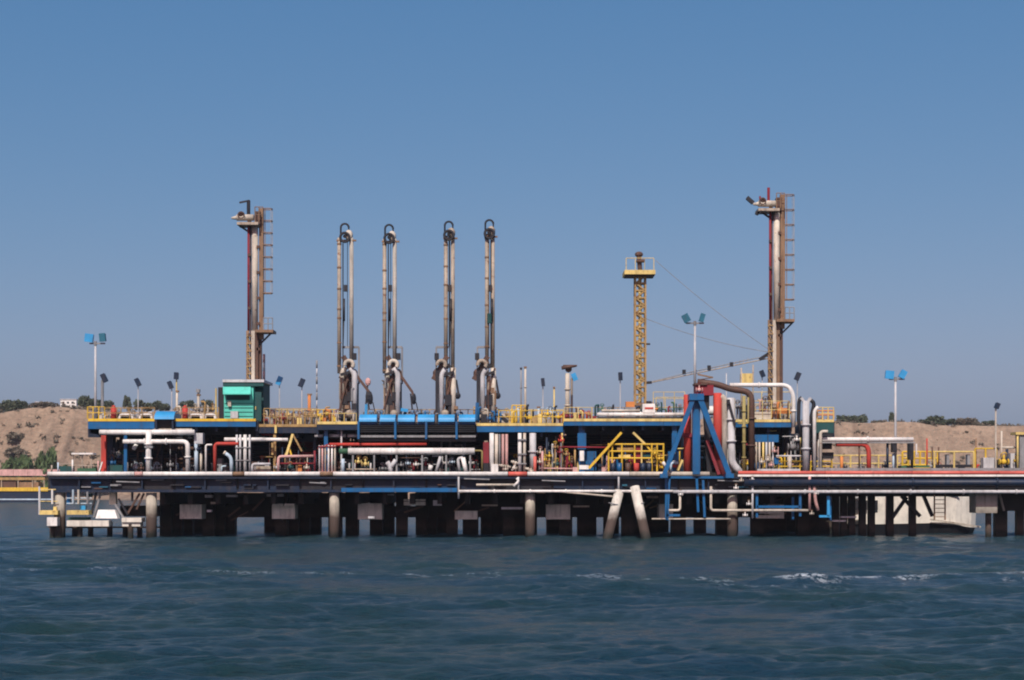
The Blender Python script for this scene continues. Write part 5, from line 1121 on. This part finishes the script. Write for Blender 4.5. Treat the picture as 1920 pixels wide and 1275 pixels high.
clutter('small fittings along the right trestle deck', 'pipe_fittings', 1545, 1900, 866, 885, 3.6, 35, ('dark','pyellow','grey','greyw','red','cream','navy'))
clutter('low fittings standing on the deck edge in the left bays', 'pipe_fittings', 236, 440, 862, 886, 2, 22, ('dark','navy','grey','brown','pblue'))
clutter('low fittings standing on the deck edge below the cabin and arms', 'pipe_fittings', 475, 900, 860, 886, 2, 54, ('dark','navy','grey','brown','greyw','maroon','dteal'))
clutter('low red, yellow and blue fittings on the deck edge right of the jetty centre', 'pipe_fittings', 1008, 1290, 850, 886, 2.6, 48, ('dark','ochre','maroon','pink','navy','blue','pyellow'))
clutter('low fittings between the A-frame and the tall grey riser', 'pipe_fittings', 1380, 1505, 846, 886, 3, 25, ('dark','pink','greyw','olive','blue','yellow'))
t = T('top_pipe', 'white pipe lying on the long platform with a white equipment box on it', 'pipe', P(1200,787,3)); pipe(t, [(1120,777,2.6),(1282,777,2.6)], 3.6, M['white'], 'pipe', None, 5); pipe(t, [(1128,770,4),(1200,770,4)], 2.6, M['cream'], 'upper_pipe')
bx = pb(t, 1205,757,1228,774,2.4,3.2, M['white'], 'box'); pb(t, 1209,763.5,1225,767,2.36,2.39, M['red'], 'red_band', bx); pb(t, 1212,752,1222,757,2.6,3.1, M['dark'], 'lid', bx)
t.part('dark_tray', MB().pbox(1118,781.5,1282,785,2.8,3.4), M['grey'])
t = T('orange_box', 'orange box at the foot of the yellow lattice tower', 'box', P(1183,788,6)); pb(t, 1174,753,1190,763,6,7, M['orange'], 'body'); pb(t, 1172,763.3,1192,789,5.8,7.2, M['grey'], 'plinth')
t = T('yellow_tank', 'pale yellow open tank between high lamps left of the right tower', 'tank', P(1400,760,6)); pb(t, 1391,700,1411,722,6,7.2, M['pyellow'], 'tank'); 
for x in (1390,1412): pipe(t, [(x,790,6),(x,690 if x < 1400 else 684,6)], 1.4, M['beige'], 'post')
for x, y in ((1362,700),(1391,697)): pipe(t, [(x,788,6.5),(x,y,6.5)], 1.0, M['greyw'], 'thin_post')
t = T('white_tank', 'white pressure vessel lying behind the dark arching pipe', 'tank', P(1340,788,5)); pipe(t, [(1322,770,5),(1352,770,5)], 9, M['white'], 'vessel'); pb(t, 1326,779,1330,790,4.8,5.2, M['grey'], 'leg'); pb(t, 1344,779,1348,790,4.8,5.2, M['grey'], 'leg')
t = T('cream_deck_box', 'cream and orange equipment on the platform beside the high white pipe bend', 'box', P(1450,788,3.6)); pb(t, 1415,772,1446,786,3.6,4.4, M['cream'], 'box'); pb(t, 1458,765,1476,775,3.4,4.2, M['orange'], 'orange_box'); pb(t, 1420,786.2,1480,789,3.3,4.6, M['white'], 'skid'); valve(t, 1435,758,3.8,6,M['beige'],M['rust'])

# thin conduits, stanchions and cables threaded through the plant
r = random.Random(77)
for lb, x0, x1, y0, y1, Y, n, cols in (('thin conduits and stanchions in the bay left of the white slim risers', 236, 392, 812, 886, 3.6, 12, ('navy','greyw','brown','blue','grey')),
  ('thin conduits and stanchions under the teal cabin', 470, 596, 812, 886, 3.4, 16, ('navy','cream','brown','ochre','maroon','grey')),
  ('thin stays and tubes behind the white insulated pipe', 655, 905, 854, 886, 2.8, 24, ('greyw','cream','brown','pblue','dteal','grey')),
  ('thin coloured tubes in the busy bay right of the jetty centre', 1008, 1142, 814, 886, 3.2, 22, ('ochre','maroon','pink','navy','greyw','yellow')),
  ('thin yellow and brown tubes around the yellow walkway', 1142, 1282, 826, 886, 3.4, 20, ('ochre','yellow','brown','navy','pyellow','blue')),
  ('thin tubes between the dark arching pipe and the tall grey riser', 1415, 1530, 806, 886, 3.4, 18, ('greyw','grey','pink','cream','navy','pyellow'))):
    t = T('conduits', lb, 'conduit', P((x0+x1)/2,886,Y))
    for k in range(n):
        x = r.uniform(x0,x1); Yq = Y+r.uniform(-.8,1.2); ya = r.uniform(y0,(y0+y1)/2+12); 
        if r.random() < .6: pipe(t, [(x,y1,Yq),(x,ya,Yq)], r.uniform(.7,1.5), M[r.choice(cols)], 'stanchion', seg=6)
        else: pipe(t, [(x,ya,Yq),(min(x1,x+r.uniform(15,50)),ya+r.uniform(-2,2),Yq)], r.uniform(.7,1.6), M[r.choice(cols)], 'conduit', seg=6)
haze()
print('objects', len(bpy.data.objects))
